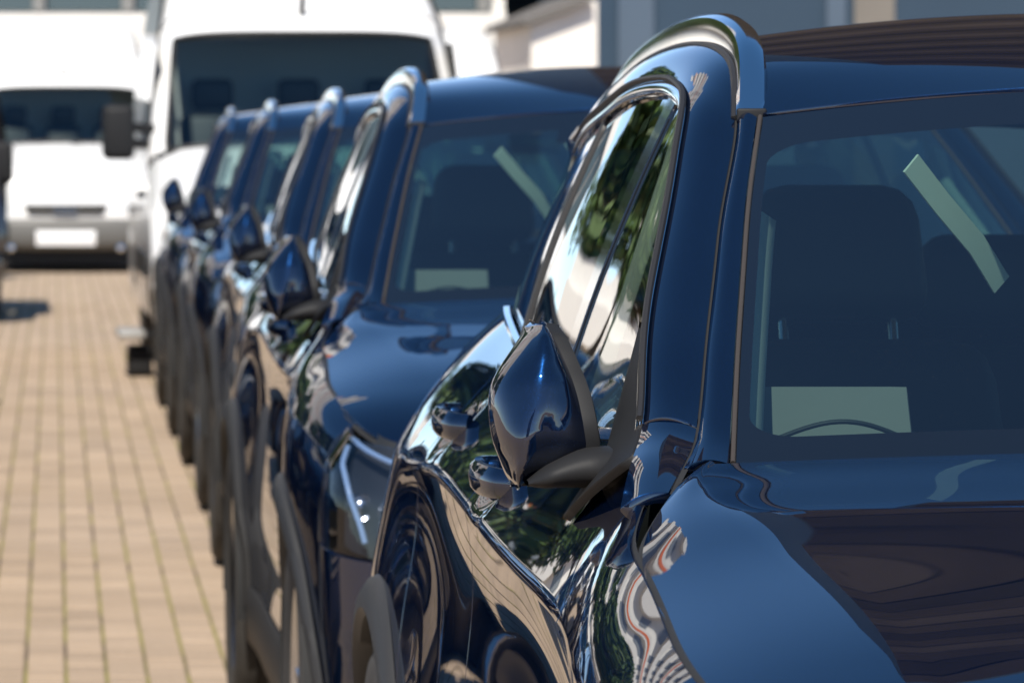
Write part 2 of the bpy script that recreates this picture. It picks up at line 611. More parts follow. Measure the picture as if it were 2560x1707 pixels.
# pillars and roof sides -----------------------------------------------------
DL = [(.52, .842, 1.095), (.66, .8135, 1.135), (.795, .785, 1.1674), (.92, .766, 1.229), (1.0413, .745, 1.2896), (1.1314, .7253, 1.3343), (1.2178, .7055, 1.3773), (1.3105, .685, 1.4233), (1.3993, .6665, 1.4674),
      (1.53, .641, 1.522), (1.66, .629, 1.541), (1.80, .6215, 1.551), (1.98, .6165, 1.555), (2.3, .615, 1.548), (2.6, .610, 1.527), (3.0, .5975, 1.4965), (3.4, .575, 1.445)]
EL = [(.52, .792, 1.112), (.645, .757, 1.139), (.7575, .731, 1.166), (.8934, .7053, 1.2335), (1.005, .684, 1.288), (1.1042, .6643, 1.3382), (1.1876, .648, 1.3797), (1.28, .627, 1.4255), (1.37, .606, 1.470),
      (1.4474, .5919, 1.5087), (1.55, .577, 1.5525), (1.66, .5695, 1.581), (1.85, .5685, 1.600), (2.25, .566, 1.602), (2.6, .561, 1.588), (3.0, .558, 1.549), (3.4, .55, 1.492)]
FW = [(.67, .7009, 1.1325), (.8832, .6655, 1.2384), (1.0851, .6295, 1.3387), (1.2231, .604, 1.4072), (1.358, .5755, 1.4742), (1.42, .562, 1.505)]
cD, dD = curve3(DL)
cE = cubic(dD, np.array(EL))
cF, dF = curve3(FW)

def dense(c, d, a=None, b=None, n=120):
    return c(np.linspace(d[0] if a is None else a, d[-1] if b is None else b, n))

D_tab = dense(cD, dD, n=600); D_par = np.linspace(dD[0], dD[-1], 600)
def D_at(s):
    i = np.interp(s, D_tab[:, 0], np.arange(600))
    return np.array([np.interp(i, np.arange(600), D_tab[:, k]) for k in range(3)])
def Dpar_at(s): return float(np.interp(s, D_tab[:, 0], D_par))
E_tab = cE(D_par)
def Epar_at(s): return float(np.interp(s, E_tab[:, 0], D_par))

def band(a, b, n, m=12, bulge=0.012):
    """painted pillar / cant rail between D and E over the parameter range a..b"""
    P = []
    for q in np.linspace(a, b, n):
        d, e = cD(q)[0], cE(q)[0]
        v = e - d
        nrm = np.cross(v, cD(q + 0.01)[0] - cD(q - 0.01)[0])
        nrm /= np.linalg.norm(nrm)
        if nrm[1] < 0: nrm = -nrm
        w = np.linspace(0, 1, m)[:, None]
        P.append(d + v * w + nrm * (4 * bulge * w * (1 - w)))
    return np.array(P)

def belt(s): 
    t = f_top(s)[0]
    return np.array([s, t[0] - 0.012, t[1] + 0.006])

def glass_patch(sa, sb, n=26, m=18, lo=0.0, hi=1.0, inset=0.0, top_drop=0.012, bulge=0.010):
    P = []
    for s in np.linspace(sa, sb, n):
        b, d = belt(s), D_at(s) - np.array([0, 0.004, top_drop])
        w = np.linspace(lo, hi, m)[:, None]
        q = b + (d - b) * w
        q[:, 1] += (4 * bulge * w * (1 - w))[:, 0] - inset
        P.append(q)
    return np.array(P)

def ws_point(q, w, lift=0.0):
    f = cF(dF[-1] * q)[0]
    bow = 0.23 + (0.13 - 0.23) * q
    s = f[0] - bow * (1 - w * w)
    z = f[2] + (0.030 + 0.008 * q) * (1 - w * w)
    return np.array([s, f[1] * w, z + lift])

f_hoodc = cubic([-.80, -.74, -.6, -.4, -.1, .2, .46], [.905, .938, .985, 1.039, 1.094, 1.137, 1.163])
HED = [(-.66, .740, .898), (-.58, .806, .930), (-.46, .850, .966), (-.30, .8665, .994), (0., .8645, 1.029), (.22, .8575, 1.055), (.36, .838, 1.0795), (.47, .806, 1.104), (.56, .772, 1.1255), (.622, .744, 1.135)]
cH, dH = curve3(HED)

def hood_grid(nk=70, ne=10, nc=34):
    P = []
    fr = cubic([-.66, -.3, -.28, .22, .36, .5, .62], [.020, .030, .031, .034, .028, .012, .002])
    fc = cubic([-.66, -.28, .22, .36, .5, .62], [.82, .806, .862, .90, .955, .985])
    for q in np.linspace(0, dH[-1], nk):
        e = cH(q)[0] - np.array([0, .0032, .0012])
        k = q / dH[-1]
        sc = -.785 + (.452 + .785) * k ** 1.02
        zc0 = f_hoodc(sc)[0]
        s0 = e[0]
        wc = float(np.clip(fc(s0)[0], .75, .985))
        zcr = e[2] + max(0.002, float(fr(s0)[0]))
        zs = np.array([e[2], (e[2] + zcr) / 2 + 0.004, zcr])
        fa = cubic([1.0, (1 + wc) / 2, wc][::-1], zs[::-1])
        fb = lambda w: [zc0 - (zc0 - zcr) * (w / wc) ** 2.0]
        ww = np.r_[np.linspace(1, wc, ne), np.linspace(wc, 0, nc)[1:]]
        row = []
        for w in ww:
            z = fa(w)[0] if w >= wc else fb(w)[0]
            row.append((sc + (s0 - sc) * w ** 2.0, e[1] * w, z))
        row = np.array(row)
        full = np.vstack([row, (row * np.array([1, -1, 1]))[::-1][1:]])
        P.append(full)
    return np.array(P)

f_roofc = cubic([1.285, 1.45, 1.7, 2.1, 2.6, 3.1, 3.46], [1.546, 1.588, 1.626, 1.650, 1.648, 1.612, 1.560])
def roof_grid(a, b, wmax=1.0, n=60, m=26, lift=0.0):
    P = []
    drop = cE(Epar_at(1.444))[0][2] - 1.507
    for q in np.linspace(a, b, n):
        e = cE(q)[0]
        k = (e[0] - 1.42) / 2.0
        sc = e[0] - 0.150 * max(0, 1 - k) ** 1.5
        zc = f_roofc(sc)[0]
        e = e - np.array([0, 0, drop * math.exp(-max(0, e[0] - 1.444) / .13)])
        row = []
        for w in np.linspace(-wmax, wmax, 2 * m + 1):
            x = abs(w)
            row.append((sc + (e[0] - sc) * x * x, (e[1] - 0.0) * w, e[2] - 0.002 + (zc - e[2]) * (1 - x ** 2.2) + lift))
        P.append(row)
    return np.array(P)

# nose and tail ---------------------------------------------------------------
def end_point(th, zf, front=True, off=0.0):
    """th 1 = flank, 0 = centreline; zf 0 = bottom, 1 = top edge"""
    if front:
        s0 = -0.50
        ztop = .905 + .045 * th ** 3
        z = .24 + (ztop - .24) * zf
        L = float(np.interp(z, [.24, .34, .5, .62, .75, .84, .905, .95], [.27, .32, .345, .345, .335, .325, .305, .30]))
        ts = float(np.interp(z, [.24, .36, .47, .58, .70, .82, .88, .955], [.862, .880, .892, .902, .905, .902, .892, .842]))
        sg = -1
    else:
        s0 = 3.46
        ztop = 1.205
        z = .26 + (ztop - .26) * zf
        L = float(np.interp(z, [.26, .4, .55, .7, .95, 1.205], [.30, .36, .365, .345, .31, .22]))
        ts = float(np.interp(z, [.26, .36, .58, .82, .90, 1.0, 1.075, 1.145, 1.21], [.84, .855, .872, .862, .846, .833, .79, .74, .668]))
        sg = 1
    n = 2 / 2.7
    a = th * math.pi / 2
    s = s0 + sg * (L + off) * math.cos(a) ** n
    t = (ts + off) * math.sin(a) ** n
    return (s, t, z)

def end_grid(th0, th1, z0, z1, front=True, n=24, m=18, off=0.0):
    return np.array([[end_point(th, zf, front, off) for zf in np.linspace(z0, z1, m)] for th in np.linspace(th0, th1, n)])

def full_end(th, z0, z1, front, n=24, m=18, off=0.0):
    g = end_grid(0, th, z0, z1, front, n, m, off)
    g2 = (g * np.array([1, -1, 1]))[::-1][:-1]
    return np.concatenate([g2, g], 0)

def wheel(parent, s, side):
    """side +1 = car's right. tyre, rim, disc"""
    w = empty('wheel', (0, 0, 0)); w.parent = parent
    x = -side                                              # outward direction in object x
    w.location = (x * 0.812, s, AZ - 0.002)
    prof = [(0.242, -.100), (0.262, -.112), (0.30, -.119), (0.335, -.117), (0.358, -.105), (0.3675, -.088)]
    tread = []
    for g in (-.055, 0.0, .055):
        tread += [(0.369, g - .009), (0.361, g - .006), (0.361, g + .006), (0.369, g + .009)]
    prof = prof + tread + [(0.3675, .088), (0.358, .105), (0.335, .117), (0.30, .119), (0.262, .112), (0.242, .100)]
    prof = [(r, h * x) for r, h in prof]
    MB().lathe(prof, 'x', 56).build('tyre', M['tyre'], w)
    rb = MB()
    rb.lathe([(r, h * x) for r, h in [(0.246, -.09), (0.232, -.085), (0.220, -.03), (0.222, .05), (0.236, .094), (0.247, .106), (0.252, .104)]], 'x', 48)
    for k in range(5):
        for dd in (-0.13, 0.13):
            a = k * 2 * math.pi / 5 + dd
            b = k * 2 * math.pi / 5 + dd * 1.5
            p0 = np.array([x * .070, 0.05 * math.cos(a), 0.05 * math.sin(a)])
            p1 = np.array([x * .082, .15 * math.cos((a + b) / 2), .15 * math.sin((a + b) / 2)])
            p2 = np.array([x * .088, .232 * math.cos(b), .232 * math.sin(b)])
            pts = np.array([p0, (p0 + p1) / 2, p1, (p1 + p2) / 2, p2])
            rb.sweep(pts, [(-.013, -.014), (.013, -.014), (.010, .010), (-.010, .010)], up=(x, 0, 0))
    rb.lathe([(0.004, x * .086), (0.035, x * .086), (0.06, x * .080), (0.07, x * .055), (0.07, x * .02)], 'x', 30)
    rb.build('rim', M['rim'], w)
    MB().lathe([(0.05, x * .02), (0.165, x * .02), (0.165, -x * .005), (0.05, -x * .005)], 'x', 40).build('brake_disc', M['disc'], w)
    return w

def build_mirror(parent, side):
    """door mirror, folded back against the window"""
    zz = [1.2735, 1.2695, 1.262, 1.2406, 1.2114, 1.1823, 1.1483, 1.1289, 1.1094, 1.0995, 1.0939, 1.0925]
    xl = [.6055, .5995, .5915, .5745, .5546, .5476, .5505, .5565, .5643, .5692, .5735, .576]
    xr = [.6125, .6145, .6190, .6275, .6375, .6440, .6490, .6440, .6080, .590, .580, .577]
    xm = [.6195, .6125, .6075, .6010, .5960, .5900, .5800, .5770, .5740, .574, .5755, .5765]
    zz, xl, xr, xm = (np.array(a) for a in (zz, xl, xr, xm))
    tz = lambda a: 1.486 - a                       # world X of the near car -> t
    d = np.linspace(0, 1, len(zz))
    q = np.linspace(.06, 1, 44)
    fz, fl, fr, fm = (cubic(d, a) for a in (zz, xl, xr, xm))
    P = []
    for k in q:
        z, l, r, m = fz(k)[0], fl(k)[0], fr(k)[0], fm(k)[0]
        r = max(r, m + .0008); l = min(l, m - .0008)
        wdt = max(0.02, min(1.0, 3.2 * k * (1 - k) + .25))
        yf = float(np.interp(z, [1.0925, 1.10, 1.115, 1.15, 1.18, 1.21, 1.24, 1.26, 1.2745], [.888, .876, .866, .860, .862, .868, .882, .902, .945])); yb = .86 + .215 * wdt ** .5; rg = float(np.clip((1.235 - z) / .07, 0, 1))
        mm = r * .5 + l * .5 if False else (m * rg + (r - .45 * (r - l)) * (1 - rg))
        ctrl = np.array([(yf + .026 + .03 * (1 - rg), r), (yf + .012 + .008 * (1 - rg), r - .30 * (r - mm)), (yf + .005, r - .66 * (r - mm)), (yf, mm), (yf + .010, mm - .34 * (mm - l)), (yf + .029, mm - .68 * (mm - l)), (yf + .056, l + .08 * (mm - l)),
                         (yf + .088, l), ((yf + yb) / 2 + .03, l + .10 * (r - l)), (yb - .025, l + .42 * (r - l)), (yb, r)])
        dd = np.r_[0, np.cumsum(np.linalg.norm(np.diff(ctrl, axis=0), axis=1))]
        row = cubic(dd, ctrl)(np.linspace(0, dd[-1], 40))
        P.append(np.column_stack([row[:, 0], [tz(a) for a in row[:, 1]], np.full(40, z)]))
    P = np.array(P)
    m_ = empty('door_mirror'); m_.parent = parent
    surf('mirror_cap', P, M['paint'], m_, (-.3, 1, 0), flange=0.004, edge=0.0004, mirror=side < 0)
    # black frame round the glass: from the cap's open edge across to the glass plane
    rim = np.vstack([P[:, 0], P[::-1, -1]])
    cen = rim.mean(0)
    tw = np.array([0, -0.0155, 0])
    rings = [rim, rim + tw * .5 + (cen - rim) * 0.0 + np.array([0, 0, 0.0]), rim + tw + (cen - rim) * np.array([.02, 0, .02]), rim + tw * 1.1 + (cen - rim) * np.array([.10, 0, .10]), rim + tw * .8 + (cen - rim) * np.array([.13, 0, .13])]
    rings = np.array(rings)
    if side < 0: rings = rings * np.array([1, -1, 1])
    mb = MB(); mb.grid(to_local(rings), close_c=True)
    mb.build('mirror_frame', M['black_plastic'], m_)
    g = rings[-1]
    gb = MB(); L = to_local(g); gb.add(np.vstack([L, L.mean(0)[None]]), [(i, (i + 1) % len(L), len(L)) for i in range(len(L))])
    gb.build('mirror_glass', M['mirror_glass'], m_, smooth=False)
    # arm from the door to the foot of the housing
    path = np.array([(.875, tz(.583), 1.0985), (.88, tz(.604), 1.1055), (.885, tz(.632), 1.1125), (.885, tz(.658), 1.1155), (.875, tz(.680), 1.1130), (.86, tz(.700), 1.108)])
    c, dd = curve3(path)
    pa = c(np.linspace(0, dd[-1], 18))
    hs = np.interp(np.linspace(0, 1, 18), [0, .15, .45, .75, 1], [.003, .012, .0205, .024, .040])
    ds = np.interp(np.linspace(0, 1, 18), [0, .2, .6, 1], [.02, .045, .055, .085])
    rings = []
    for p, h, w in zip(pa, hs, ds):
        rings.append([(p[0] + w * np.sign(math.cos(a)) * abs(math.cos(a)) ** .7, p[1], p[2] + h * np.sign(math.sin(a)) * abs(math.sin(a)) ** .8) for a in np.linspace(0, 2 * math.pi, 20, endpoint=False)])
    rings = np.array(rings)
    if side < 0: rings = rings * np.array([1, -1, 1])
    mb = MB(); mb.grid(to_local(rings), close_c=True)
    mb.build('mirror_arm', M['black_plastic'], m_)
    # triangular sail plate between window and pillar
    tri = []
    for k in np.linspace(0, 1, 16):
        s_out = .70 + (1.0 - .70) * k
        d0 = D_at(s_out) + np.array([0, .004, -.004])
        zb = 1.060 + (d0[2] - 1.060) * k ** .92
        b = np.array([s_out + .21 * (1 - k) ** 1.1, 0, zb])
        b[1] = np.interp(zb, [1.05, 1.125, 1.30], [.866, .812, .775]) * (1 - k ** 3) + (d0[1] + .002) * k ** 3
        row = [d0 + (b - d0) * w + np.array([0, .006 * 4 * w * (1 - w), 0]) for w in np.linspace(0, 1, 8)]
        tri.append(row)
    surf('mirror_sail', np.array(tri), M['black_plastic'], m_, (0, 1, 0), flange=.01, mirror=side < 0)
    return m_

def handle(parent, hs, hz, side):
    h = empty('door_handle'); h.parent = parent
    pts = []
    for k in np.linspace(0, 1, 17):
        s = hs - .105 + .21 * k
        t = body_t(s, hz) + .034 * (math.sin(math.pi * min(1, max(0, k))) ** .45) - .002
        pts.append((s, t, hz + .006 * (k - .5)))
    pts = np.array(pts)
    sc = np.interp(np.linspace(0, 1, 17), [0, .1, .5, .9, 1], [.9, 1.0, 1.05, 1.0, .9])
    if side < 0: pts[:, 1] *= -1
    prof = [(-.007, -.014), (-.003, -.019), (.004, -.019), (.010, -.012), (.0118, 0), (.010, .012), (.004, .019), (-.003, .019), (-.007, .014)]
    prof = [(-a * side, b) for a, b in prof]
    MB().sweep(to_local(pts), prof, up=(0, 0, 1), scale=sc).build('grip', M['paint'], h)
    for e in (-.100, .100):
        t = body_t(hs + e, hz)
        b = MB(); b.rbox(to_local((hs + e * .93, side * (t + .006), hz + .06 * e)), (.022, .024, .020), .007)
        b.build('handle_mount', M['paint'], h)
    return h

def seat(parent, tc, s0, driver):
    st = empty('front_seat'); st.parent = parent
    b = MB()
    b.rbox(to_local((s0 - .30, tc, .66)), (.50, .54, .20), .06)
    rot = Matrix.Rotation(R(-17), 4, 'X')
    b.rbox(to_local((s0 + .02, tc, .945)), (.48, .14, .56), .06, rot=rot, taper=.84)
    b.build('seat_body', M['seat'], st)
    hb = MB(); hb.rbox(to_local((s0 + .145, tc, 1.325)), (.255, .10, .185), .045, rot=Matrix.Rotation(R(-8), 4, 'X'), taper=.86)
    hb.build('headrest', M['seat'], st)
    pb = MB()
    for d in (-.073, .073):
        pb.tube(to_local(np.array([(s0 + .085, tc + d, 1.15), (s0 + .135, tc + d, 1.28)])), .0065, 10)
    pb.build('headrest_post', M['chrome'], st)
    return st

def arch_trim(parent, ax, side):
    rings = []
    for a in np.linspace(R(-3), R(183), 64):
        row = []
        for rr, dt in [(.395, -.05), (.398, .006), (.408, .018), (.436, .018), (.452, .010), (.457, .0)]:
            s = ax + rr * math.cos(a); z = AZ + rr * math.sin(a)
            z = max(z, .30)
            t = body_t(ax + .44 * math.cos(a), max(.34, min(z, .90)))
            row.append((s, t + dt, z))
        rings.append(row)
    rings = np.array(rings)
    if side < 0: rings = rings * np.array([1, -1, 1])
    mb = MB(); mb.grid(to_local(rings))
    mb.build('arch_trim', M['cladding'], parent)
    # inner wheel well
    w = MB()
    rr = np.array([[(ax + .425 * math.cos(a), t, AZ + .425 * math.sin(a)) for t in (.93, .85, .70, .52)] for a in np.linspace(R(-8), R(188), 30)])
    if side < 0: rr = rr * np.array([1, -1, 1])
    w.grid(to_local(rr))
    c = np.array([[(ax + r_ * math.cos(a), .52, AZ + r_ * math.sin(a)) for r_ in (.425, .0)] for a in np.linspace(R(-8), R(188), 30)])
    if side < 0: c = c * np.array([1, -1, 1])
    w.grid(to_local(c))
    w.build('wheel_well', M['under'], parent)

def build_suv():
    root = empty('parked_car')
    P_ = M['paint']
    for side in (1, -1):
        mir = side < 0
        # flank panels
        surf('front_fender', panel(-.498, .546), P_, root, (0, 1, .1), mirror=mir)
        fd = surf('front_door', panel(.554, 1.735), P_, root, (0, 1, 0), mirror=mir)
        rd = surf('rear_door', panel(1.743, 2.550), P_, root, (0, 1, 0), mirror=mir)
        surf('rear_quarter', panel(2.558, 3.462), P_, root, (0, 1, 0), mirror=mir)
        # black sheets and a tube added behind the shut lines as their shade
        ip = panel(-.485, 3.45, .03) - np.array([0, .0085, 0])
        surf('seam_shade_panel', ip, M['under'], root, (0, 1, 0), flange=0, mirror=mir)
        ib = band(dD[0] + .004, dD[-1] - .01, 60, bulge=.008) - np.array([0, .0062, .0035])
        surf('seam_shade_pillar', ib, M['under'], root, (-.2, 1, .6), flange=0, mirror=mir)
        hg = cH(np.linspace(0, dH[-1], 60)) + np.array([0, -.0015, -.0115])
        if mir: hg = hg * np.array([1, -1, 1])
        MB().tube(to_local(hg), .0050, 6).build('hood_gap_shade', M['under'], root)
        handle(fd, HANDLES[0][0], HANDLES[0][1], side)
        handle(rd, HANDLES[1][0], HANDLES[1][1], side)
        # sill cladding
        ss = np.linspace(.46, 2.42, 40)
        P = np.array([[(s, body_t(s, z) + o, z) for z, o in [(.40, .002), (.385, .012), (.33, .016), (.27, .014), (.235, -.01), (.23, -.12)]] for s in ss])
        surf('sill_trim', P, M['cladding'], root, (0, 1, -.1), flange=0, mirror=mir)
        for ax in AXLES:
            arch_trim(root, ax, side)
            wheel(root, ax, side)
        # pillars: foot piece on the fender, A-pillar, cant rail
        iA = dD[2]
        surf('pillar_foot', band(dD[0], iA - .0025, 16, bulge=.007), P_, root, (-.5, 1, .4), mirror=mir)
        iB = Dpar_at(1.40)
        surf('roof_side', band(iA + .0025, dD[-1], 110, bulge=.010), P_, root, (-.2, 1, .6), mirror=mir)
        # gloss strip between A-pillar and windscreen
        P = []
        for k in np.linspace(0, 1, 36):
            f = cF(dF[-1] * k)[0] + np.array([0, .007, 0])
            q = float(np.interp(f[2], E_tab[:300, 2], D_par[:300]))
            e = cE(q)[0]
            w = np.linspace(0, 1, 7)[:, None]
            P.append(e + (f - e) * w + np.array([0, .002, .006]) * 4 * w * (1 - w) - np.array([0, .003, 0]) * (1 - w))
        surf('pillar_strip', np.array(P), M['paint'], root, (-.5, .6, .6), flange=.008, mirror=mir)
        sl = cF(np.linspace(0, dF[-1], 40)) + np.array([0, .003, .001])
        if mir: sl = sl * np.array([1, -1, 1])
        MB().tube(to_local(sl), .0027, 8).build('windscreen_seal', M['seal'], root)
        # window trim: chrome bow and belt line, with their rubber
        q = np.linspace(Dpar_at(.80), Dpar_at(3.21), 130)
        line = cD(q)
        bow = line + np.array([0, .002, -.010])
        if mir: bow = bow * np.array([1, -1, 1])
        prof = [(-.010, -.003), (-.010, .002), (-.006, .0055), (0, .0068), (.006, .0055), (.010, .002), (.010, -.003)]
        ov = np.array([-1.0 if not mir else 1.0, -.12, .30])
        MB().sweep(to_local(bow), prof, up=ov).build('window_bow', M['chrome'], root)
        rub = line + np.array([0, .0035, .0045])
        if mir: rub = rub * np.array([1, -1, 1])
        MB().tube(to_local(rub), .0042, 6).build('window_seal', M['rubber'], root)
        bl = np.array([belt(s) + np.array([0, .009, .002]) for s in np.linspace(.90, 3.20, 60)])
        if mir: bl = bl * np.array([1, -1, 1])
        MB().sweep(to_local(bl), [(-.005, -.006), (.004, -.007), (.006, 0), (.004, .007), (-.005, .006)], up=(0, 0, 1)).build('belt_trim', M['chrome'], root)
        # side glass and its black posts
        surf('front_window', glass_patch(.86, 1.73), M['side_glass'], root, (0, 1, .3), flange=0, mirror=mir)
        surf('centre_post', glass_patch(1.715, 1.815, 6, 14, inset=-.004), M['gloss_black'], root, (0, 1, .3), flange=.008, mirror=mir)
        surf('rear_window', glass_patch(1.80, 2.63), M['privacy'], root, (0, 1, .3), flange=0, mirror=mir)
        surf('window_post', glass_patch(2.615, 2.665, 5, 14, inset=-.004), M['rubber'], root, (0, 1, .3), flange=.008, mirror=mir)
        surf('quarter_window', glass_patch(2.65, 3.21), M['privacy'], root, (0, 1, .3), flange=0, mirror=mir)
        # D-pillar
        P = []
        for u in np.linspace(0, 1, 16):
            a = D_at(3.205 + u * .19) - np.array([0, .006, .012]); b = belt(3.205 + u * .27) + np.array([0, -.002, 0])
            w = np.linspace(0, 1, 16)[:, None]
            row = a + (b - a) * w
            row[:, 1] += (.008 * 4 * w * (1 - w))[:, 0]
            P.append(row)
        surf('rear_pillar', np.array(P), P_, root, (0, 1, .3), mirror=mir)
        # roof rail
        q = np.linspace(Epar_at(1.437), Epar_at(3.30), 90)
        line = cE(q)
        ss = line[:, 0]
        hh = np.interp(ss, [1.437, 1.46, 1.54, 1.66, 1.82, 2.4, 2.9, 3.2, 3.3], [.006, .012, .026, .036, .040, .038, .032, .014, .003])
        hh = np.convolve(np.pad(hh, 4, mode='edge'), np.ones(9) / 9, 'valid')
        rings = []
        for p, h in zip(line, hh):
            b0 = p[2] - .012
            rings.append([(p[0], p[1] + a - .020, z) for a, z in [(.017, b0), (.0185, p[2] + h * .45), (.0145, p[2] + h * .86), (.007, p[2] + h), (-.009, p[2] + h), (-.0155, p[2] + h * .88), (-.0185, p[2] + h * .5), (-.0175, b0)]])
        rings = np.array(rings)
        if mir: rings = rings * np.array([1, -1, 1])
        mb = MB(); mb.grid(to_local(rings), close_c=True)
        n8 = len(rings) * 8
        mb.f.append(tuple(range(8))); mb.m.append(0); mb.f.append(tuple(range(n8 - 1, n8 - 9, -1))); mb.m.append(0)
        mb.build('roof_rail', M['alu'], root)
        fb = MB()
        e = line[0]
        fb.rbox(to_local((e[0] - .004, (e[1] - .020) * side, e[2] - .001)), (.037, .007, .026), .003)
        fb.build('rail_foot', M['black_plastic'], root)
        rs = line[line[:, 0] > 1.50] + np.array([0, -.042, -.003])
        if mir: rs = rs * np.array([1, -1, 1])
        MB().tube(to_local(rs), .0055, 6).build('roof_seal', M['seal'], root)
        ro = line + np.array([0, .0015, -.001])
        if mir: ro = ro * np.array([1, -1, 1])
        MB().tube(to_local(ro), .0045, 6).build('roof_seal', M['rubber'], root)
        build_mirror(fd, side)
        # lamps
        hl = empty('headlight'); hl.parent = root
        g = end_grid(.60, .992, .70, .996, True, 26, 14, .004)
        surf('lamp_lens', g, M['lens'], hl, (-.6, .8, 0), flange=.01, mirror=mir)
        g = end_grid(.585, .999, .69, .999, True, 20, 12, -.045)
        surf('lamp_housing', g, M['dash'], hl, (-.6, .8, 0), flange=.0, mirror=mir)
        for ths, zfs in (((.955, .90, .80, .70, .62), (.972, .978, .974, .962, .95)), ((.94, .90, .855, .80, .755, .73), (.955, .93, .90, .845, .785, .735))):
            tq = np.linspace(0, 1, 24)
            ft, fz_ = cubic(np.linspace(0, 1, len(ths)), ths), cubic(np.linspace(0, 1, len(zfs)), zfs)
            arc = np.array([end_point(float(ft(k)[0]), float(fz_(k)[0]), True, -.014) for k in tq])
            if mir: arc = arc * np.array([1, -1, 1])
            MB().tube(to_local(arc), .0055, 8).build('lamp_bar', M['lamp_bar'], hl)
        for th in (.67, .80):
            pj = MB()
            c = np.array(end_point(th, .82, True, -.035)) * np.array([1, side, 1])
            pj.lathe([(.016 * math.cos(k) + .0005, -.010 * math.sin(k)) for k in np.linspace(0, math.pi / 2, 6)] , 'y', 20, to_local(c))
            pj.lathe([(.017, .0), (.024, -.004), (.026, .004)], 'y', 20, to_local(c))
            pj.build('projector', M['rim'], hl)
        g = end_grid(.66, .99, .62, .86, False, 20, 12, .004)
        surf('tail_light', g, M['red_lens'], root, (.6, .8, 0), flange=.012, mirror=mir)
    # centre panels
    surf('hood', hood_grid(), P_, root, (0, 0, 1), flange=.014)
    qa = Epar_at(1.444)
    surf('roof', roof_grid(qa, dD[-1], .945, 70, 28), P_, root, (0, 0, 1), flange=.02, edge=.002)
    # windscreen with UVs in metres from its edge
    nq, nw = 34, 48
    P = np.zeros((nq, 2 * nw + 1, 3)); UV = np.zeros((nq, 2 * nw + 1, 2))
    for i, q in enumerate(np.linspace(0, 1, nq)):
        hw = cF(dF[-1] * q)[0][1]
        for j, w in enumerate(np.linspace(-1, 1, 2 * nw + 1)):
            P[i, j] = ws_point(q, w)
            UV[i, j] = ((1 - abs(w)) * hw, q * .83)
    surf('windscreen', P, M['windscreen'], root, (-.5, 0, .8), flange=0, uv=UV)
    cw = np.array([[ws_point(.0, w) + np.array([o, 0, dz]) for w in np.linspace(-1, 1, 50)] for o, dz in [(-.05, -.045), (.03, -.03), (.03, .0)]])
    surf('cowl', cw, M['black_plastic'], root, (-.2, 0, 1), flange=0)
    for t0, t1 in ((.36, -.20), (-.30, -.66)):
        wp = np.array([ws_point(.012 + .03 * k, (t0 + (t1 - t0) * k) / .70, .014 + .004 * math.sin(math.pi * k)) + np.array([-.012, 0, 0]) for k in np.linspace(0, 1, 14)])
        MB().sweep(to_local(wp), [(-.007, -.010), (.007, -.010), (.004, .010), (-.004, .010)], up=(0, -.4, 1)).build('wiper', M['rubber'], root)
    # rear screen and tail
    P = []
    for k in np.linspace(0, 1, 14):
        row = []
        for w in np.linspace(-1, 1, 31):
            e = np.array([3.41, .572, 1.465]) * (1 - k) + np.array([3.49, .655, 1.215]) * k
            row.append((e[0] + (.06 + .12 * k) * (1 - w * w), e[1] * w, e[2] + .055 * (1 - k) * (1 - w * w)))
        P.append(row)
    surf('rear_screen', np.array(P), M['rear_glass'], root, (1, 0, .5), flange=0)
    sp = np.array([[(3.38 + .20 * a - .02 * w * w, .565 * w, 1.505 + .055 * (1 - w * w) - .03 * a) for w in np.linspace(-1, 1, 25)] for a in np.linspace(0, 1, 6)])
    surf('spoiler', sp, P_, root, (0, 0, 1), flange=.03)
    surf('tailgate', full_end(.999, .38, 1.0, False, 24, 22), P_, root, (1, 0, 0), flange=.01)
    surf('rear_bumper', full_end(.999, .0, .375, False, 24, 12, .006), M['cladding'], root, (1, 0, 0), flange=.01)
    surf('front_bumper', full_end(.999, .0, .69, True, 26, 18), P_, root, (-1, 0, 0), flange=.01)
    surf('nose_panel', full_end(.60, .695, .995, True, 22, 8), P_, root, (-1, 0, 0), flange=.01)
    gr = empty('grille'); gr.parent = root
    surf('grille_panel', full_end(.40, .52, .92, True, 16, 10, .006), M['under'], gr, (-1, 0, 0), flange=.006)
    for k in range(4):
        ln = full_end(.385, .56 + .09 * k, .57 + .09 * k, True, 14, 2, .012)[:, 0]
        MB().sweep(to_local(ln), [(-.006, -.007), (.006, -.007), (.006, .007), (-.006, .007)], up=(0, 0, 1)).build('slat', M['chrome'], gr)
    surf('lower_grille', full_end(.62, .07, .30, True, 18, 6, .006), M['black_plastic'], root, (-1, 0, 0), flange=.006)
    # underbody and cabin shell
    ub = MB(); ub.box((-.80, -.45, .20), (.80, 3.5, .30)); ub.box((-.70, -.60, .30), (.70, .45, .80))
    ub.build('underbody', M['under'], root, smooth=False)
    inr = []
    for s in np.linspace(.62, 3.40, 40):
        inr.append([(s, .60, .30), (s, .74, .34), (s, .76, .80), (s, f_top(s)[0][0] - .06, f_top(s)[0][1] - .012)])
    inr = np.array(inr)
    sh = MB(); sh.grid(to_local(inr)); sh.grid(to_local(inr * np.array([1, -1, 1])))
    sh.grid(to_local([[(s, t, .45) for t in (-.76, .76)] for s in (.62, 3.45)]))
    sh.grid(to_local([[(.62, t, z) for t in (-.70, .70)] for z in (.30, 1.10)]))
    sh.build('cabin_trim', M['dash'], root)
    # headlining, inner pillar trim
    g = roof_grid(Epar_at(1.45), Epar_at(3.30), .93, 20, 8, -.035)
    surf('headlining', g, M['lining'], root, (0, 0, -1), flange=0)
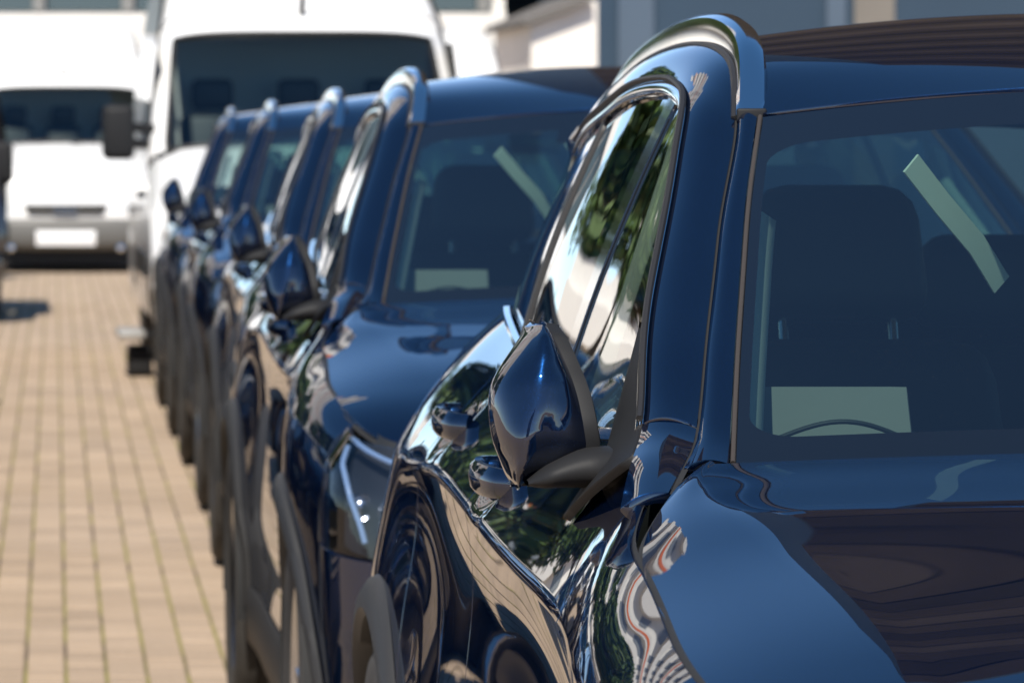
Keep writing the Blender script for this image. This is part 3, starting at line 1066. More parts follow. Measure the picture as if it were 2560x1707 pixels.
    for side in (1, -1):
        tr = []
        for k in np.linspace(.03, .79, 24):
            f = cF(dF[-1] * k)[0]
            tr.append([f + np.array([.03, -.014, -.034]), f + np.array([.048, -.034, -.046]), f + np.array([.14, -.018, -.050])])
        surf('pillar_trim', np.array(tr), M['lining'], root, (-.5, -.5, .3), flange=0, mirror=side < 0)
        pt = [[(s, D_at(1.76)[1] - .03 + (1 - k) * (belt(1.76)[1] - D_at(1.76)[1] - .02), belt(1.76)[2] + k * (D_at(1.76)[2] - belt(1.76)[2])) for k in np.linspace(0, 1, 6)] for s in (1.70, 1.83)]
        surf('post_trim', np.array(pt), M['lining'], root, (0, -1, 0), flange=.02, mirror=side < 0)
        pt = [[(s, D_at(3.2)[1] - .03 + (1 - k) * .06, 1.18 + k * .27) for k in np.linspace(0, 1, 6)] for s in (3.05, 3.38)]
        surf('rear_post_trim', np.array(pt), M['lining'], root, (0, -1, 0), flange=.02, mirror=side < 0)
    # dashboard
    prof = [(.60, 1.100), (.72, 1.128), (.86, 1.140), (.98, 1.138), (1.07, 1.115), (1.12, 1.06), (1.10, .96), (1.16, .84), (1.20, .66)]
    c, d = curve3([(a, 0, b) for a, b in prof])
    pr = c(np.linspace(0, d[-1], 40))
    db = np.array([[(p[0] - .10 * (1 - (w / .70) ** 2) * max(0, 1 - i / 18), w, p[2] + .012 * (1 - (w / .7) ** 2)) for w in np.linspace(-.70, .70, 30)] for i, p in enumerate(pr)])
    surf('dashboard', db, M['dash'], root, (-.2, 0, 1), flange=0)
    # passenger side: unidentified pale patch built as a sheet on the dashboard, dark bar curved
    pd = empty('dashboard_sheet'); pd.parent = root
    pp = np.array([[(1.005 + .05 * k, t, 1.118 + .078 * k) for t in np.linspace(.452, .640 - .012 * k, 12)] for k in np.linspace(0, 1, 6)])
    surf('pale_sheet', pp, M['dash_sheet'], pd, (-1, 0, .4), flange=.004)
    ar = np.array([(.985 - .012 * math.sin(math.pi * k), .467 + .140 * k, 1.142 + .019 * math.sin(math.pi * k)) for k in np.linspace(0, 1, 16)])
    MB().tube(to_local(ar), .0028, 8).build('curved_bar', M['dash'], pd)
    seat(root, .37, 1.93, False); seat(root, -.37, 1.93, True)
    rs = empty('rear_bench'); rs.parent = root
    b = MB(); b.rbox(to_local((2.50, 0, .68)), (1.30, .50, .22), .06); b.rbox(to_local((2.82, 0, .92)), (1.30, .15, .52), .06, rot=Matrix.Rotation(R(-20), 4, 'X'))
    b.build('bench_body', M['seat'], rs)
    for t in (-.40, 0, .40):
        hb = MB(); hb.rbox(to_local((2.93, t, 1.265)), (.24, .09, .14), .035, taper=.85); hb.build('headrest', M['seat'], rs)
    # unidentified pale strip behind the windscreen, placed where the sun reaches
    bp = np.array([(1.275, .408, 1.450), (1.31, .365, 1.402), (1.355, .315, 1.352), (1.40, .277, 1.303)])
    MB().sweep(to_local(bp), [(-.014, -.0015), (.014, -.0015), (.014, .0015), (-.014, .0015)], up=(0, -1, .3)).build('windscreen_strip', M['belt'], root)
    # steering wheel on the car's left, interior mirror
    sw = MB()
    ring = []
    rotm = Matrix.Rotation(R(66), 3, 'X')
    for a in np.linspace(0, 2 * math.pi, 40, endpoint=False):
        v = rotm @ Vector((.185 * math.cos(a), .185 * math.sin(a), 0))
        ring.append((.37 + v.x, 1.30 + v.y, 1.03 + v.z))
    sw.tube(np.array(ring), .016, 8, closed=True, up=(0, -1, .4))
    sw.rbox((.37, 1.30, 1.03), (.16, .05, .12), .02)
    sw.build('steering_wheel', M['seat'], root)
    im = MB(); im.rbox(to_local((1.20, 0, 1.465)), (.24, .04, .07), .018); im.rbox(to_local((1.13, 0, 1.505)), (.10, .12, .05), .015)
    im.build('interior_mirror', M['gloss_black'], root)
    return root

# ================================================================== ground and paving
def ground_material():
    m, nt, out = mat_new('paved_yard')
    p = N(nt, 'BsdfPrincipled'); p.inputs['Roughness'].default_value = .85
    tc = N(nt, 'TexCoord')
    mp = N(nt, 'Mapping'); mp.inputs['Rotation'].default_value = (0, 0, R(90))
    nt.links.new(tc.outputs['Object'], mp.inputs[0])
    bt = N(nt, 'TexBrick')
    bt.inputs['Color1'].default_value = (.40, .285, .195, 1); bt.inputs['Color2'].default_value = (.36, .255, .175, 1)
    bt.inputs['Mortar'].default_value = (.20, .165, .075, 1)
    bt.inputs['Scale'].default_value = 1.0
    bt.inputs['Brick Width'].default_value = .2; bt.inputs['Row Height'].default_value = .1123; bt.inputs['Mortar Size'].default_value = .004
    nt.links.new(mp.outputs[0], bt.inputs[0])
    nt.links.new(bt.outputs[0], p.inputs['Base Color'])
    nt.links.new(p.outputs[0], out.inputs[0])
    return m

def joint_material():
    m, nt, out = mat_new('sand_and_moss_joint')
    p = N(nt, 'BsdfPrincipled'); p.inputs['Roughness'].default_value = .95
    tc = N(nt, 'TexCoord')
    n1 = N(nt, 'TexNoise'); n1.inputs['Scale'].default_value = 1.3; n1.inputs['Detail'].default_value = 6
    nt.links.new(tc.outputs['Object'], n1.inputs['Vector'])
    r = N(nt, 'ValToRGB')
    r.color_ramp.elements[0].position = .40; r.color_ramp.elements[0].color = (.10, .075, .05, 1)
    r.color_ramp.elements[1].position = .56; r.color_ramp.elements[1].color = (.215, .20, .045, 1)
    nt.links.new(n1.outputs['Fac'], r.inputs[0])
    nt.links.new(r.outputs[0], p.inputs['Base Color'])
    nt.links.new(p.outputs[0], out.inputs[0])
    return m

def brick_material():
    m, nt, out = mat_new('tan_paving_brick')
    p = N(nt, 'BsdfPrincipled'); p.inputs['Roughness'].default_value = .82
    tc = N(nt, 'TexCoord'); ge = N(nt, 'NewGeometry')
    n1 = N(nt, 'TexNoise'); n1.inputs['Scale'].default_value = .9; n1.inputs['Detail'].default_value = 7
    nt.links.new(ge.outputs['Position'], n1.inputs['Vector'])
    n2 = N(nt, 'TexNoise'); n2.inputs['Scale'].default_value = 90; n2.inputs['Detail'].default_value = 4
    nt.links.new(ge.outputs['Position'], n2.inputs['Vector'])
    # one tone per brick: cell of its place in the yard
    vo = N(nt, 'TexWhiteNoise', noise_dimensions='2D')
    ad = N(nt, 'VectorMath', operation='SNAP'); ad.inputs[1].default_value = (.1123, .2, 1)
    nt.links.new(tc.outputs['UV'], ad.inputs[0]); nt.links.new(tc.outputs['UV'], vo.inputs['Vector'])
    c = N(nt, 'ValToRGB')
    c.color_ramp.elements[0].position = .25; c.color_ramp.elements[0].color = (.318, .236, .163, 1)
    c.color_ramp.elements[1].position = .75; c.color_ramp.elements[1].color = (.400, .302, .215, 1)
    nt.links.new(n1.outputs['Fac'], c.inputs[0])
    hs = N(nt, 'HueSaturation')
    nt.links.new(c.outputs[0], hs.inputs['Color'])
    mr = N(nt, 'MapRange'); mr.inputs[3].default_value = .80; mr.inputs[4].default_value = 1.14
    nt.links.new(vo.outputs['Value'], mr.inputs[0])
    m2 = N(nt, 'MapRange'); m2.inputs[1].default_value = .3; m2.inputs[2].default_value = .7; m2.inputs[3].default_value = .90; m2.inputs[4].default_value = 1.08
    nt.links.new(n2.outputs['Fac'], m2.inputs[0])
    mu = N(nt, 'Math', operation='MULTIPLY')
    nt.links.new(mr.outputs[0], mu.inputs[0]); nt.links.new(m2.outputs[0], mu.inputs[1])
    nt.links.new(mu.outputs[0], hs.inputs['Value'])
    nt.links.new(hs.outputs[0], p.inputs['Base Color'])
    b = N(nt, 'Bump'); b.inputs['Strength'].default_value = .35; b.inputs['Distance'].default_value = .002
    nt.links.new(n2.outputs['Fac'], b.inputs['Height'])
    nt.links.new(b.outputs[0], p.inputs['Normal'])
    nt.links.new(p.outputs[0], out.inputs[0])
    return m

g = MB(); g.add([(-900, -900, -.030), (900, -900, -.030), (900, 1600, -.030), (-900, 1600, -.030)], [(0, 1, 2, 3)])
go = g.build('ground', ground_material(), smooth=False); tag(go, 'paved yard reaching away beneath the parked vehicles', kind='structure')
PAVE_ROT = -R(.60)
X0, X1, Y0_, Y1_ = -3.37, 3.4, 7.0, 62.0
bed = MB(); bed.box((X0 - .02, Y0_ - .02, -.060), (X1 + .1, Y1_ + .02, -.0085))
pv = bed.build('pavement', joint_material(), smooth=False)
pv.rotation_euler = (0, 0, PAVE_ROT)
tag(pv, 'tan brick paving with mossy joints running down the lane', kind='structure')
BM_ = brick_material()
BW, BL = .1123, .200

def brick_geo(jx=.0044, jy=.0034):
    a, b, c = BW / 2 - jx, BL / 2 - jy, .004
    vs = [(-a, -b, -.03), (a, -b, -.03), (a, b, -.03), (-a, b, -.03), (-a, -b, -.004), (a, -b, -.004), (a, b, -.004), (-a, b, -.004),
          (-a + c, -b + c, 0), (a - c, -b + c, 0), (a - c, b - c, 0), (-a + c, b - c, 0)]
    fs = [(0, 1, 5, 4), (1, 2, 6, 5), (2, 3, 7, 6), (3, 0, 4, 7), (4, 5, 9, 8), (5, 6, 10, 9), (6, 7, 11, 10), (7, 4, 8, 11), (8, 9, 10, 11)]
    return vs, fs
bv, bf = brick_geo()
bv = np.array(bv)
cols = int((X1 - X0) / BW); rows = int((Y1_ - Y0_) / BL)
off = .0337                                # puts the joints where the photograph has them
cells = []
for i in range(cols):
    for j in range(rows):
        x = X0 + off + BW * (i + .5); y = Y0_ + BL * (j + .5 + .5 * (i % 2))
        cells.append((x, y))
near = sorted([c for c in cells if -.02 < c[0] - .0105 * c[1] + .0 < .66 and c[1] > 13.7], key=lambda c: c[1])[:300]
near_set = set(near)
pool = []
for k in range(24):
    me = bpy.data.meshes.new('brick')
    me.from_pydata([tuple(p) for p in bv], [], bf)
    me.materials.append(BM_)
    ul = me.uv_layers.new(name='UVMap')
    for d in ul.data: d.uv = (k * .37 + .11, k * .73 + .05)
    pool.append(me)
for x, y in near:
    o = bpy.data.objects.new('brick', pool[random.randrange(24)])
    o.location = (x + random.uniform(-.0008, .0008), y, random.uniform(-.0012, .0012))
    o.rotation_euler = (random.uniform(-.006, .006), random.uniform(-.006, .006), random.uniform(-.006, .006))
    link(o, pv)
rest = [c for c in cells if c not in near_set]
nr = len(rest)
VV = np.zeros((nr, 12, 3)); VV[:] = bv
rc = np.array(rest)
VV[:, :, 0] += (rc[:, 0] + rng.uniform(-.0008, .0008, nr))[:, None]
VV[:, :, 1] += rc[:, 1][:, None]
VV[:, :, 2] += rng.uniform(-.0012, .0012, nr)[:, None]
FF = (np.array(bf)[None] + (np.arange(nr) * 12)[:, None, None]).reshape(-1, 4)
me = bpy.data.meshes.new('paving_bricks')
me.from_pydata(VV.reshape(-1, 3).tolist(), [], FF.tolist())
me.materials.append(BM_)
ul = me.uv_layers.new(name='UVMap')
uvv = np.repeat(rng.uniform(0, 40, (nr, 2)), 36, axis=0)
ul.data.foreach_set('uv', uvv.ravel())
me.update()
po = link(bpy.data.objects.new('paving_brick', me), pv); po['kind'] = 'stuff'

# ================================================================== vans
def van(front_y, cx, label, paint, group, ws_base=1.44, ws_top=2.13, roof=2.64, length=5.9, mirror_out=.26, rz=0.0, bumper_grey=True, hw0=1.0, high=False, ws_half=.885):
    root = empty('parked_van', (cx, front_y, 0), rz)
    tag(root, label, 'van', group)
    def hw(z): return hw0 * float(np.interp(z, [.2, .5, 1.1, 1.5, 2.1, roof], [.955, .99, 1.0, .985, .915, .82]))
    o_low = [(.02, .56), (.0, .62), (.02, .80), (.10, 1.06), (.28, 1.19), (.72, ws_base - .12), (1.08, ws_base - .02)]
    o_ws = [(1.08, ws_base - .02), (1.45, ws_base + .5 * (ws_top - ws_base) + .02), (1.83, ws_top)]
    o_top = [(1.83, ws_top), (2.0, ws_top + .15), (2.3, ws_top + .62 * (roof - ws_top)), (2.8, roof - .03), (3.4, roof), (length - .3, roof), (length - .05, roof - .10), (length, roof - .4), (length, .45)]
    def outline(pts, n):
        d = np.r_[0, np.cumsum(np.linalg.norm(np.diff(np.array(pts), axis=0), axis=1))]
        P = np.array(pts)
        q = np.linspace(0, d[-1], n)
        return np.stack([np.interp(q, d, P[:, 0]), np.interp(q, d, P[:, 1])], 1)
    def smooth(P, k=5):
        Q = P.copy()
        for c in range(2):
            Q[:, c] = np.convolve(np.pad(P[:, c], k, mode='edge'), np.ones(2 * k + 1) / (2 * k + 1), 'valid')
        Q[0], Q[-1] = P[0], P[-1]
        return Q
    def sheet(P, wa, wb, m=22, offs=0.0, rr=.16):
        d = np.gradient(P, axis=0); nrm = np.stack([-d[:, 1], d[:, 0]], 1); nrm /= np.linalg.norm(nrm, axis=1, keepdims=True)
        rows_ = []
        for p, n_ in zip(P, nrm):
            row = []
            for w in np.linspace(wa, wb, m):
                aw = min(1, abs(w))
                r_ = rr * (1 - (1 - aw ** 4.5) ** (1 / 2.2))
                bow = .10 * aw * aw if p[0] < 2.2 else 0
                row.append((hw(p[1]) * w, p[0] + bow * (1 if p[0] < 2 else 0) + n_[0] * (offs - r_), p[1] + n_[1] * (offs - r_)))
            rows_.append(row)
        return np.array(rows_)
    lo = smooth(outline(o_low, 40), 3); wsx = outline(o_ws, 20); tp = smooth(outline(o_top, 90), 3)
    b = MB()
    b.grid(sheet(lo, -1, 1, 40)); b.grid(sheet(tp, -1, 1, 40))
    for sg in (-1, 1): b.grid(sheet(wsx, sg * ws_half, sg, 8))
    # flanks
    edge_l = np.vstack([lo, wsx, tp[:-12]])
    for sg in (-1, 1):
        e = np.vstack([sheet(lo, sg, sg, 1)[:, 0], sheet(wsx, sg, sg, 1)[:, 0], sheet(tp, sg, sg, 1)[:, 0]])
        e = e[(e[:, 1] < length - .02)]
        G = []
        for p in e:
            ztop = p[2]; zb = .38
            for a in (.92, .92 + 3.4):
                dd = abs(p[1] - a)
                if dd < .40: zb = max(zb, .36 + math.sqrt(.16 - dd * dd))
            zb = min(zb, ztop - .02)
            G.append([(sg * hw(zb + (ztop - zb) * k), p[1], zb + (ztop - zb) * k) for k in np.linspace(1, 0, 14)])
        b.grid(G)
    b.build('body', paint, root)
    wsb = MB(); wsb.grid(sheet(wsx, -ws_half, ws_half, 24, -.004)); wsb.build('windscreen', M['van_glass'], root)
    wf = MB()
    sh_ = sheet(wsx, -ws_half, ws_half, 24, .004)
    ring = np.vstack([sh_[0], sh_[1:, -1], sh_[-1, ::-1][1:], sh_[::-1, 0][1:-1]])
    wf.tube(ring, .016, 6, closed=True, up=(0, -.8, .6)); wf.build('windscreen_seal', M['rubber'], root)
    bp_ = smooth(outline([(.06, .25), (-.01, .30), (-.035, .42), (-.02, .56), (.02, .60)], 24), 2)
    bb = MB(); bb.grid(sheet(bp_, -1, 1, 40)); bb.build('bumper', M['van_bumper'] if bumper_grey else paint, root)
    # grille: long slot with a darker centre, headlamps, plate, fog lamp
    def on_front(x, z, off=.012):
        s = float(np.interp(z, [.2, .27, .42, .56, .62, .80, 1.06, 1.19], [.06, -.01, -.035, -.01, .0, .02, .10, .28]))
        w = x / hw(z)
        return (x, s + .10 * w * w + .16 * (1 - (1 - min(.999, abs(w)) ** 4.5) ** (1 / 2.2)) - off, z)
    def patch(name, x0, x1, z0, z1, mat, off=.012, inset=0.0, nx=16, nz=5):
        q = MB()
        q.grid([[on_front(x0 + (x1 - x0) * i / nx + (inset * (1 - j / nz) * (1 if i < nx / 2 else -1)) * abs(2 * i / nx - 1), z0 + (z1 - z0) * j / nz, off) for i in range(nx + 1)] for j in range(nz + 1)])
        return q.build(name, mat, root)
    gr = patch('grille', -.46, .46, .640, .750, M['van_grille'], .014, .05)
    ce = MB()
    for k in range(2):
        ce.tube([on_front(x, .675 + .035 * k, .024) for x in np.linspace(-.40, .40, 14)], .006, 6)
    ce.build('slat', M['van_bumper'], gr)
    patch('grille_badge_plate', -.13, .12, .640, .728, M['gloss_black'], .026)
    patch('number_plate', -.325, .325, .305, .465, M['plate'], .030)
    for sg in (-1, 1):
        patch('headlight', sg * .60, sg * .90, .70, 1.0, M['lens_white'], .012, 0, 8, 6)
        fl = MB(); c = on_front(sg * .60, .275, .0)
        fl.lathe([(.002, -.02), (.03, -.018), (.04, -.010), (.045, .02)], 'y', 20, c); fl.build('fog_lamp', M['chrome'], root)
        # mirror: housing on a double arm, small lens below
        mr = empty('wing_mirror'); mr.parent = root
        xo = sg * (hw0 + mirror_out - .11)
        q = MB(); q.rbox((xo, 1.32, ws_base + .06), (.20, .12, .34), .045, 4); q.build('mirror_housing', M['black_plastic'], mr)
        q = MB(); q.add([(xo - .08, 1.385, ws_base - .08), (xo + .08, 1.385, ws_base - .08), (xo + .08, 1.385, ws_base + .20), (xo - .08, 1.385, ws_base + .20)], [(0, 1, 2, 3)]); q.build('mirror_glass', M['mirror_glass'], mr, smooth=False)
        q = MB()
        for dz in (.0, .10):
            q.tube([(sg * (hw(1.4) - .04), 1.42, ws_base - .02 + dz), (xo, 1.34, ws_base + .0 + dz)], .03, 8)
        q.build('mirror_arm', M['black_plastic'], mr)
        # door window, door handle, side strip
        q = MB()
        q.grid([[(sg * (hw(z) + .006), s, z) for z in np.linspace(ws_base + .0, ws_base + .62, 8)] for s in np.linspace(1.62, 2.45, 6)])
        q.build('door_window', M['gloss_black'], root)
        q = MB(); q.rbox((sg * (hw(1.15) + .012), 2.35, 1.12), (.03, .18, .05), .01); q.build('door_handle', M['black_plastic'], root)
        q = MB(); q.box((sg * (hw(.7)) - .015, 1.40, .62), (sg * hw(.7) + .02, 3.85, .76)); q.build('side_strip', M['black_plastic'], root, smooth=False)
        for a in (.92, .92 + 3.4):
            w = empty('wheel', (sg * (hw0 - .16), a, .345)); w.parent = root
            q = MB(); q.lathe([(.20, -.10 * sg), (.25, -.11 * sg), (.32, -.105 * sg), (.345, -.07 * sg), (.347, .0), (.345, .07 * sg), (.32, .105 * sg), (.25, .112 * sg), (.205, .10 * sg)], 'x', 36); q.build('tyre', M['tyre'], w)
            q = MB(); q.lathe([(.205, .09 * sg), (.19, .05 * sg), (.10, .045 * sg), (.09, .08 * sg), (.004, .085 * sg)], 'x', 28); q.build('rim', M['rim'], w)
    # wipers
    for x0, x1 in ((-.55, .05), (.08, .70)):
        q = MB(); q.tube([(x0, 1.0, ws_base - .03), (x1, 1.10, ws_base + .03)], .010, 6); q.build('wiper', M['rubber'], root)
    # cabin: dashboard, seats, bulkhead, floor
    q = MB(); q.box((-hw0 * .93, 1.12, ws_base - .40), (hw0 * .93, 1.62, ws_base - .06)); q.build('dashboard', M['dash'], root, smooth=False)
    q = MB(); q.box((-hw0 * .84, 2.62, .5), (hw0 * .84, 2.66, roof - .2)); q.box((-hw0 * .9, .9, .40), (hw0 * .9, length - .2, .46)); q.build('bulkhead', M['van_bulk'], root, smooth=False)
    for x in (-.55, .0, .55):
        sx = empty('seat'); sx.parent = root
        q = MB(); q.rbox((x, 2.25, 1.28), (.46, .15, .72), .06, rot=Matrix.Rotation(R(-10), 4, 'X'), taper=.85); q.build('seat_body', M['seat'], sx)
        q = MB(); q.rbox((x, 2.33, ws_base + .30), (.27, .11, .20), .045); q.build('headrest', M['seat'], sx)
    # roof marker / antenna
    q = MB(); q.tube([(0, 1.98, ws_top + .12), (0.0, 1.90, ws_top + .22)], .022, 8); q.build('antenna', M['rubber'], root)
    ub = MB(); ub.box((-.88, .22, .09), (.88, length - .3, .40)); ub.build('underbody', M['under'], root, smooth=False)
    return root

M['van_bulk'] = principled('grey_bulkhead', (.34, .36, .35), .8)
M['van_grille'] = principled('dark_grille_mesh', (.014, .013, .012), .8)
M['lens_white'] = principled('headlamp_glass', (.70, .70, .68), .06, coat=1.0)

van_a = van(30.75, 1.90, 'white van with big dark windscreen right behind the end of the navy car row', M['van_white'], 'white vans in the yard', ws_base=1.455, ws_top=2.135, roof=2.66, mirror_out=.28)
st = MB()
st.rbox((-1.085, 1.75, .262), (.17, .8, .045), .015); st.build('side_step', M['silver_step'], van_a)
st = MB()
st.box((-1.08, 1.65, .235), (-.90, 1.85, .275)); st.build('step_bracket', M['black_plastic'], van_a, smooth=False)
st = MB()
st.rbox((-1.03, 1.72, .10), (.15, .50, .17), .02); st.build('step_support', M['black_plastic'], van_a)
van_b = van(56.9, .72, 'high roofed white van facing up the lane with dark slot grille and grey bumper', M['van_white'], 'white vans in the yard', ws_base=1.44, ws_top=2.05, roof=2.84)
van_c = van(61.5, 5.25, 'white van roof showing between the big van and the pale cabin', M['van_white'], 'white vans in the yard', ws_base=1.44, ws_top=2.05, roof=2.86)
van_d = van(41.3, -.94, 'dark van cut off by the left edge opposite the navy cars', M['van_dark'], None, mirror_out=.06, bumper_grey=False, roof=1.95, ws_top=1.86, ws_base=1.22, length=4.9)

# ================================================================== the parked row
suv = build_suv()
suv.location = (1.486, 4.88, 0)
ROW = 'navy SUVs parked nose to tail'
tag(suv, 'glossy navy SUV nearest the camera with hood and windscreen filling the right side', 'car', ROW)
idx = child_index()
row = [(1.498, 10.14, 0.15, 'second navy SUV with its headlight showing behind the nearest car'),
       (1.640, 15.22, 0.5, 'third navy SUV, between the second one and the two hazy far ones'),
       (1.715, 20.78, 0.6, 'fourth navy SUV, with only pillar, mirror and wheels showing'),
       (1.765, 25.93, 0.6, 'last navy SUV of the row, just in front of the big white van')]
for x, y, a, lab in row:
    c = copy_tree(suv, None, idx)
    c.location = (x, y, 0); c.rotation_euler = (0, 0, -R(a))
    tag(c, lab, 'car', ROW)
# the other side of the lane, seen only mirrored in the doors
for x, y in ((-1.25, 11.5), (-1.21, 16.7), (-1.23, 22.0), (-1.20, 27.3), (-1.24, 32.5)):
    c = copy_tree(suv, None, idx)
    c.location = (x, y, 0); c.rotation_euler = (0, 0, 0)
    if y < 20: c.scale = (1, 1, .86)  # nearest two lowered so the row's windows mirror what lies beyond
    tag(c, 'navy SUV across the lane, mirrored in the shiny doors of the row', 'car', 'navy SUVs across the lane')

# ================================================================== buildings
mat_wall = principled('white_rendered_wall', (.74, .72, .68), .8, var=.04, vscale=.6)
mat_slate = principled('slate_blue_panel', (.036, .060, .090), .75, spec=.15, var=.10, vscale=.5)
mat_slate2 = principled('pale_slate_panel', (.080, .110, .148), .75, spec=.15, var=.06, vscale=.5)
mat_brown = principled('brown_grey_panel', (.15, .135, .115), .7, var=.15, vscale=1.2)
mat_louvre = principled('dark_brown_louvre', (.027, .0205, .0155), .75, var=.25, vscale=.4, spec=.1)
mat_louvre2 = principled('pale_brown_louvre', (.040, .031, .024), .75, var=.25, vscale=.4, spec=.1)
mat_louvre3 = principled('black_louvre', (.015, .012, .010), .75, var=.2, vscale=.4, spec=.1)
mat_win = principled('dark_window_pane', (.025, .033, .035), .06, coat=1.0)
mat_aptwin = principled('lightened_window_pane', (.20, .215, .225), .15, coat=.6)  # panes lightened so their stripes stay soft when mirrored in the paint
mat_frame = principled('grey_window_frame', (.22, .22, .21), .5)
mat_orange = principled('orange_balcony_panel', (.70, .16, .04), .6)
mat_conc = principled('pale_grey_concrete', (.34, .33, .31), .85, var=.08, vscale=.4)
mat_roof = principled('dark_roof_sheet', (.13, .12, .11), .8)
mat_beige = principled('pale_beige_cabin_wall', (.76, .71, .64), .8, var=.06, vscale=1.5)

# low white hall behind the vans, window band above
hall = empty('white_hall', (0, 76, 0)); tag(hall, 'low white hall with dark window band behind the white vans', 'building')
b = MB(); b.box((-.7, 0, 0), (7.4, 14, 3.30)); b.box((-.7, .25, 3.3), (7.4, 14, 5.2)); b.box((-.9, -.3, 5.2), (7.5, 14, 5.9)); b.build('wall', mat_wall, hall, smooth=False)
pane_me = None
for k in range(6):
    x = -.6 + k * 1.3
    q = MB(); q.box((x, .12, 3.34), (x + 1.08, .20, 5.16)); q.build('window', mat_win, hall, smooth=False)
    q = MB(); q.box((x + 1.08, -.02, 3.32), (x + 1.245, .22, 5.18)); q.build('mullion', mat_frame, hall, smooth=False)
# pale cabin with a sloping dark roof edge
cab = empty('site_cabin', (6.95, 68, 0)); tag(cab, 'pale beige cabin with dark slanting roof edge beside the slate building', 'building')
b = MB(); b.add([(0, 0, 0), (.86, 0, 0), (.86, 5, 0), (0, 5, 0), (0, 0, 2.95), (.86, 0, 3.28), (.86, 5, 3.28), (0, 5, 2.95)], [(0, 1, 5, 4), (1, 2, 6, 5), (2, 3, 7, 6), (3, 0, 4, 7), (4, 5, 6, 7)]); b.build('wall', mat_beige, cab, smooth=False)
b = MB(); b.add([(-.12, -.2, 2.93), (.75, -.2, 3.25), (.75, 5.2, 3.25), (-.12, 5.2, 2.93), (-.12, -.2, 3.03), (.75, -.2, 3.40), (.75, 5.2, 3.40), (-.12, 5.2, 3.03)], [(0, 1, 5, 4), (1, 2, 6, 5), (2, 3, 7, 6), (3, 0, 4, 7), (4, 5, 6, 7), (0, 3, 2, 1)]); b.build('roof', mat_roof, cab, smooth=False)
# slate building with louvred upper floors
sl = empty('slate_building', (0, 72, 0)); tag(sl, 'slate blue panelled building rising behind the car roofs with dark louvres above', 'building')
b = MB(); b.box((8.02, .0, 0), (62, 22, 42)); b.build('wall', mat_slate, sl, smooth=False)
for x0, x1, mt, d in ((8.55, 9.05, mat_slate2, .10), (11.43, 11.70, mat_slate2, .12), (11.82, 12.38, mat_brown, .06), (16.5, 16.9, mat_slate2, .1), (21.5, 21.9, mat_slate2, .1), (27, 27.5, mat_slate2, .1)):
    q = MB(); q.box((x0, -d, 0), (x1, .02, 4.6)); q.build('facade_panel', mt, sl, smooth=False)
for k in range(25):
    z = 4.8 + k * 1.48
    d_ = .05 + .05 * (k % 3 == 0)
    q = MB(); q.add([(8.0, -d_ - .05, z), (62, -d_ - .05, z), (62, -.05, z + 1.40), (8.0, -.05, z + 1.40), (8.0, -d_ - .05, z + .03), (62, -d_ - .05, z + .03), (62, -.05, z + 1.43), (8.0, -.05, z + 1.43)], [(0, 1, 5, 4), (4, 5, 6, 7), (3, 2, 1, 0), (0, 4, 7, 3), (1, 2, 6, 5)])
    q.build('louvre', (mat_louvre, mat_louvre2, mat_louvre, mat_louvre3)[k % 4], sl, smooth=False)

# curved white apartment block, mirrored in the side windows
apt = empty('apartment_building', (0, 0, 0)); tag(apt, 'tall curved white apartment block with orange bands, mirrored in the side windows', 'building')
cx_, cy_, rad = -22, 156, 64
def arc_pt(a, r): return (cx_ + r * math.cos(a), cy_ + r * math.sin(a))
NB, NFL = 30, 12
angs = np.linspace(R(-160), R(-74), NB + 1)
w_me = None
shell = MB()
shell.grid([[(*arc_pt(a, rad - .5), z) for z in (0, 42)] for a in angs]); shell.grid([[(*arc_pt(a, r_), 42) for r_ in (rad - .5, rad - 14)] for a in angs]); shell.build('wall', mat_wall, apt, smooth=False)
wm = bpy.data.meshes.new('window'); wm.from_pydata([(-.75, -.02, 0), (.75, -.02, 0), (.75, -.02, 1.5), (-.75, -.02, 1.5), (-.75, .25, 0), (.75, .25, 0), (.75, .25, 1.5), (-.75, .25, 1.5)], [], [(0, 1, 2, 3), (0, 4, 5, 1), (1, 5, 6, 2), (2, 6, 7, 3), (3, 7, 4, 0)]); wm.materials.append(mat_aptwin)
for f in range(NFL):
    z = 1.2 + f * 3.4
    sb = MB()
    sb.grid([[(*arc_pt(a, rr), zz) for rr, zz in [(rad - .6, z + 1.75), (rad + .45, z + 1.75), (rad + .45, z + 2.9), (rad - .6, z + 2.9)]] for a in angs])
    sb.build('balcony_band', mat_wall, apt, smooth=False)
    if f in (2, 6, 9):
        ob = MB()
        ob.grid([[(*arc_pt(a, rad + .50), zz) for zz in (z + 2.1, z + 2.5)] for a in angs])
        ob.build('orange_band', mat_orange, apt, smooth=False)
    for k in range(NB):
        a = (angs[k] + angs[k + 1]) / 2
        o = bpy.data.objects.new('window', wm)
        o.location = (*arc_pt(a, rad - .44), z); o.rotation_euler = (0, 0, a + math.pi / 2)
        link(o, apt)

# office block behind the camera, mirrored in the mirror cap
off_ = empty('office_building', (-34, -70, 0)); tag(off_, 'grey office block with a window grid, mirrored in the door mirror housing', 'building')
b = MB(); b.box((-18, -14, 0), (14, 0, 30)); b.build('wall', mat_conc, off_, smooth=False)
wm2 = bpy.data.meshes.new('window'); wm2.from_pydata([(-.9, .05, 0), (.9, .05, 0), (.9, .05, 1.8), (-.9, .05, 1.8)], [], [(0, 3, 2, 1)]); wm2.materials.append(mat_win)
for f in range(8):
    for k in range(12):
        o = bpy.data.objects.new('window', wm2); o.location = (-16.5 + k * 2.6, 0, 2 + f * 3.5); link(o, off_)

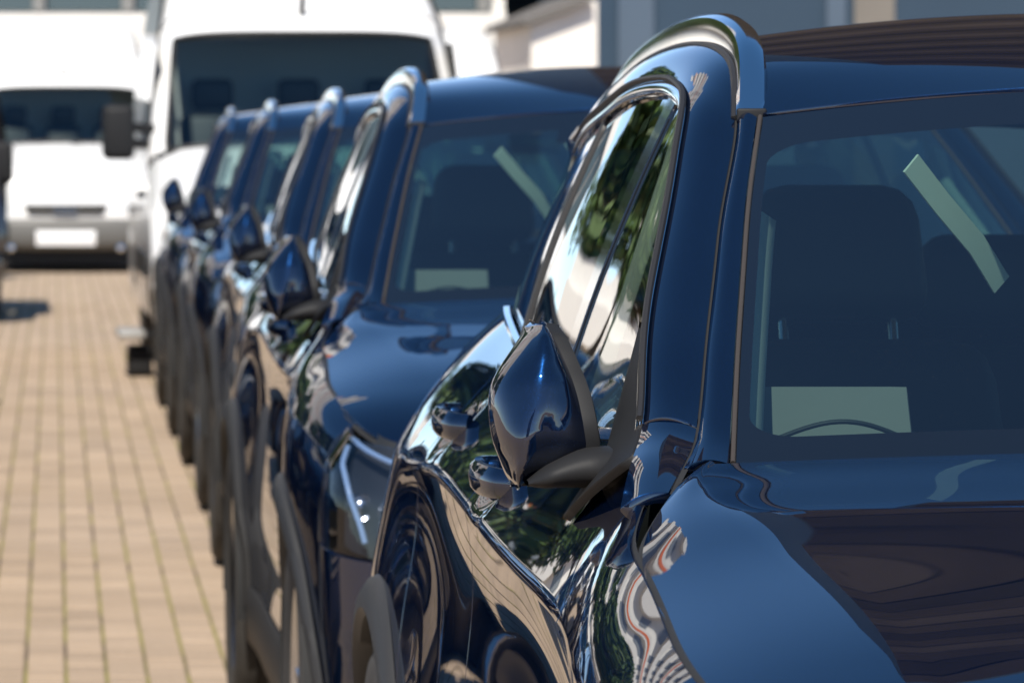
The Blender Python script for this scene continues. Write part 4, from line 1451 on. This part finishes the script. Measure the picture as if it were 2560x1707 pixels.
# ================================================================== trees beyond the lane's left side
mat_bark = principled('brown_bark', (.09, .065, .045), .9, var=.3, vscale=6)
mat_leaf = principled('green_leaf', (.060, .105, .022), .55, var=.35, vscale=1.2)
def tree(x, y, h, w, label):
    root = empty('deciduous_tree', (x, y, 0)); tag(root, label, 'tree', 'trees mirrored in the car windows')
    rr = random.Random(int(x * 100 + y))
    t = MB()
    t.tube([(0, 0, -.05), (.05, 0, h * .25), (-.04, .06, h * .5), (0.02, 0, h * .85)], .16, 10, scale=[1.2, 1, .7, .2])
    tips = []
    for k in range(9):
        a = rr.uniform(0, 6.28); z0 = h * rr.uniform(.28, .6); L = w * rr.uniform(.55, 1)
        p = (L * math.cos(a), L * math.sin(a), z0 + h * rr.uniform(.12, .3)); tips.append(p)
        t.tube([(0, 0, z0), (p[0] * .5, p[1] * .5, z0 + (p[2] - z0) * .6), p], .06, 6, scale=[1, .6, .2])
    t.build('trunk', mat_bark, root)
    V, F = [], []
    cl = tips + [(rr.gauss(0, w * .45), rr.gauss(0, w * .45), h * rr.uniform(.45, .98)) for _ in range(26)]
    for c in cl:
        r_ = w * rr.uniform(.22, .42)
        for _ in range(150):
            v = Vector((rr.gauss(0, 1), rr.gauss(0, 1), rr.gauss(0, .8))); v = v.normalized() * r_ * rr.uniform(.4, 1.0)
            p = Vector(c) + v
            n_ = Vector((rr.gauss(0, 1), rr.gauss(0, 1), rr.gauss(0, 1) + .6)).normalized()
            u = n_.orthogonal().normalized(); w_ = n_.cross(u); s_ = rr.uniform(.14, .26)
            i = len(V)
            V += [p - u * s_, p + w_ * s_ * .55, p + u * s_, p - w_ * s_ * .55]; F.append((i, i + 1, i + 2, i + 3))
    q = MB(); q.add([v[:] for v in V], F); q.build('crown', mat_leaf, root, smooth=False, fixn=False)
for x, y, h, w in ((-3.1, 51, 7.2, 2.1), (-3.6, 66, 9.0, 2.4), (-5.6, 37, 8.0, 2.0), (-6.4, 45, 9.5, 2.5), (-8.6, 60, 10.5, 2.8), (-9.5, 38, 9.0, 2.6), (-11.5, 27, 9.0, 2.6)):
    tree(x, y, h, w, 'leafy green tree left of the lane, mirrored in the car windows')
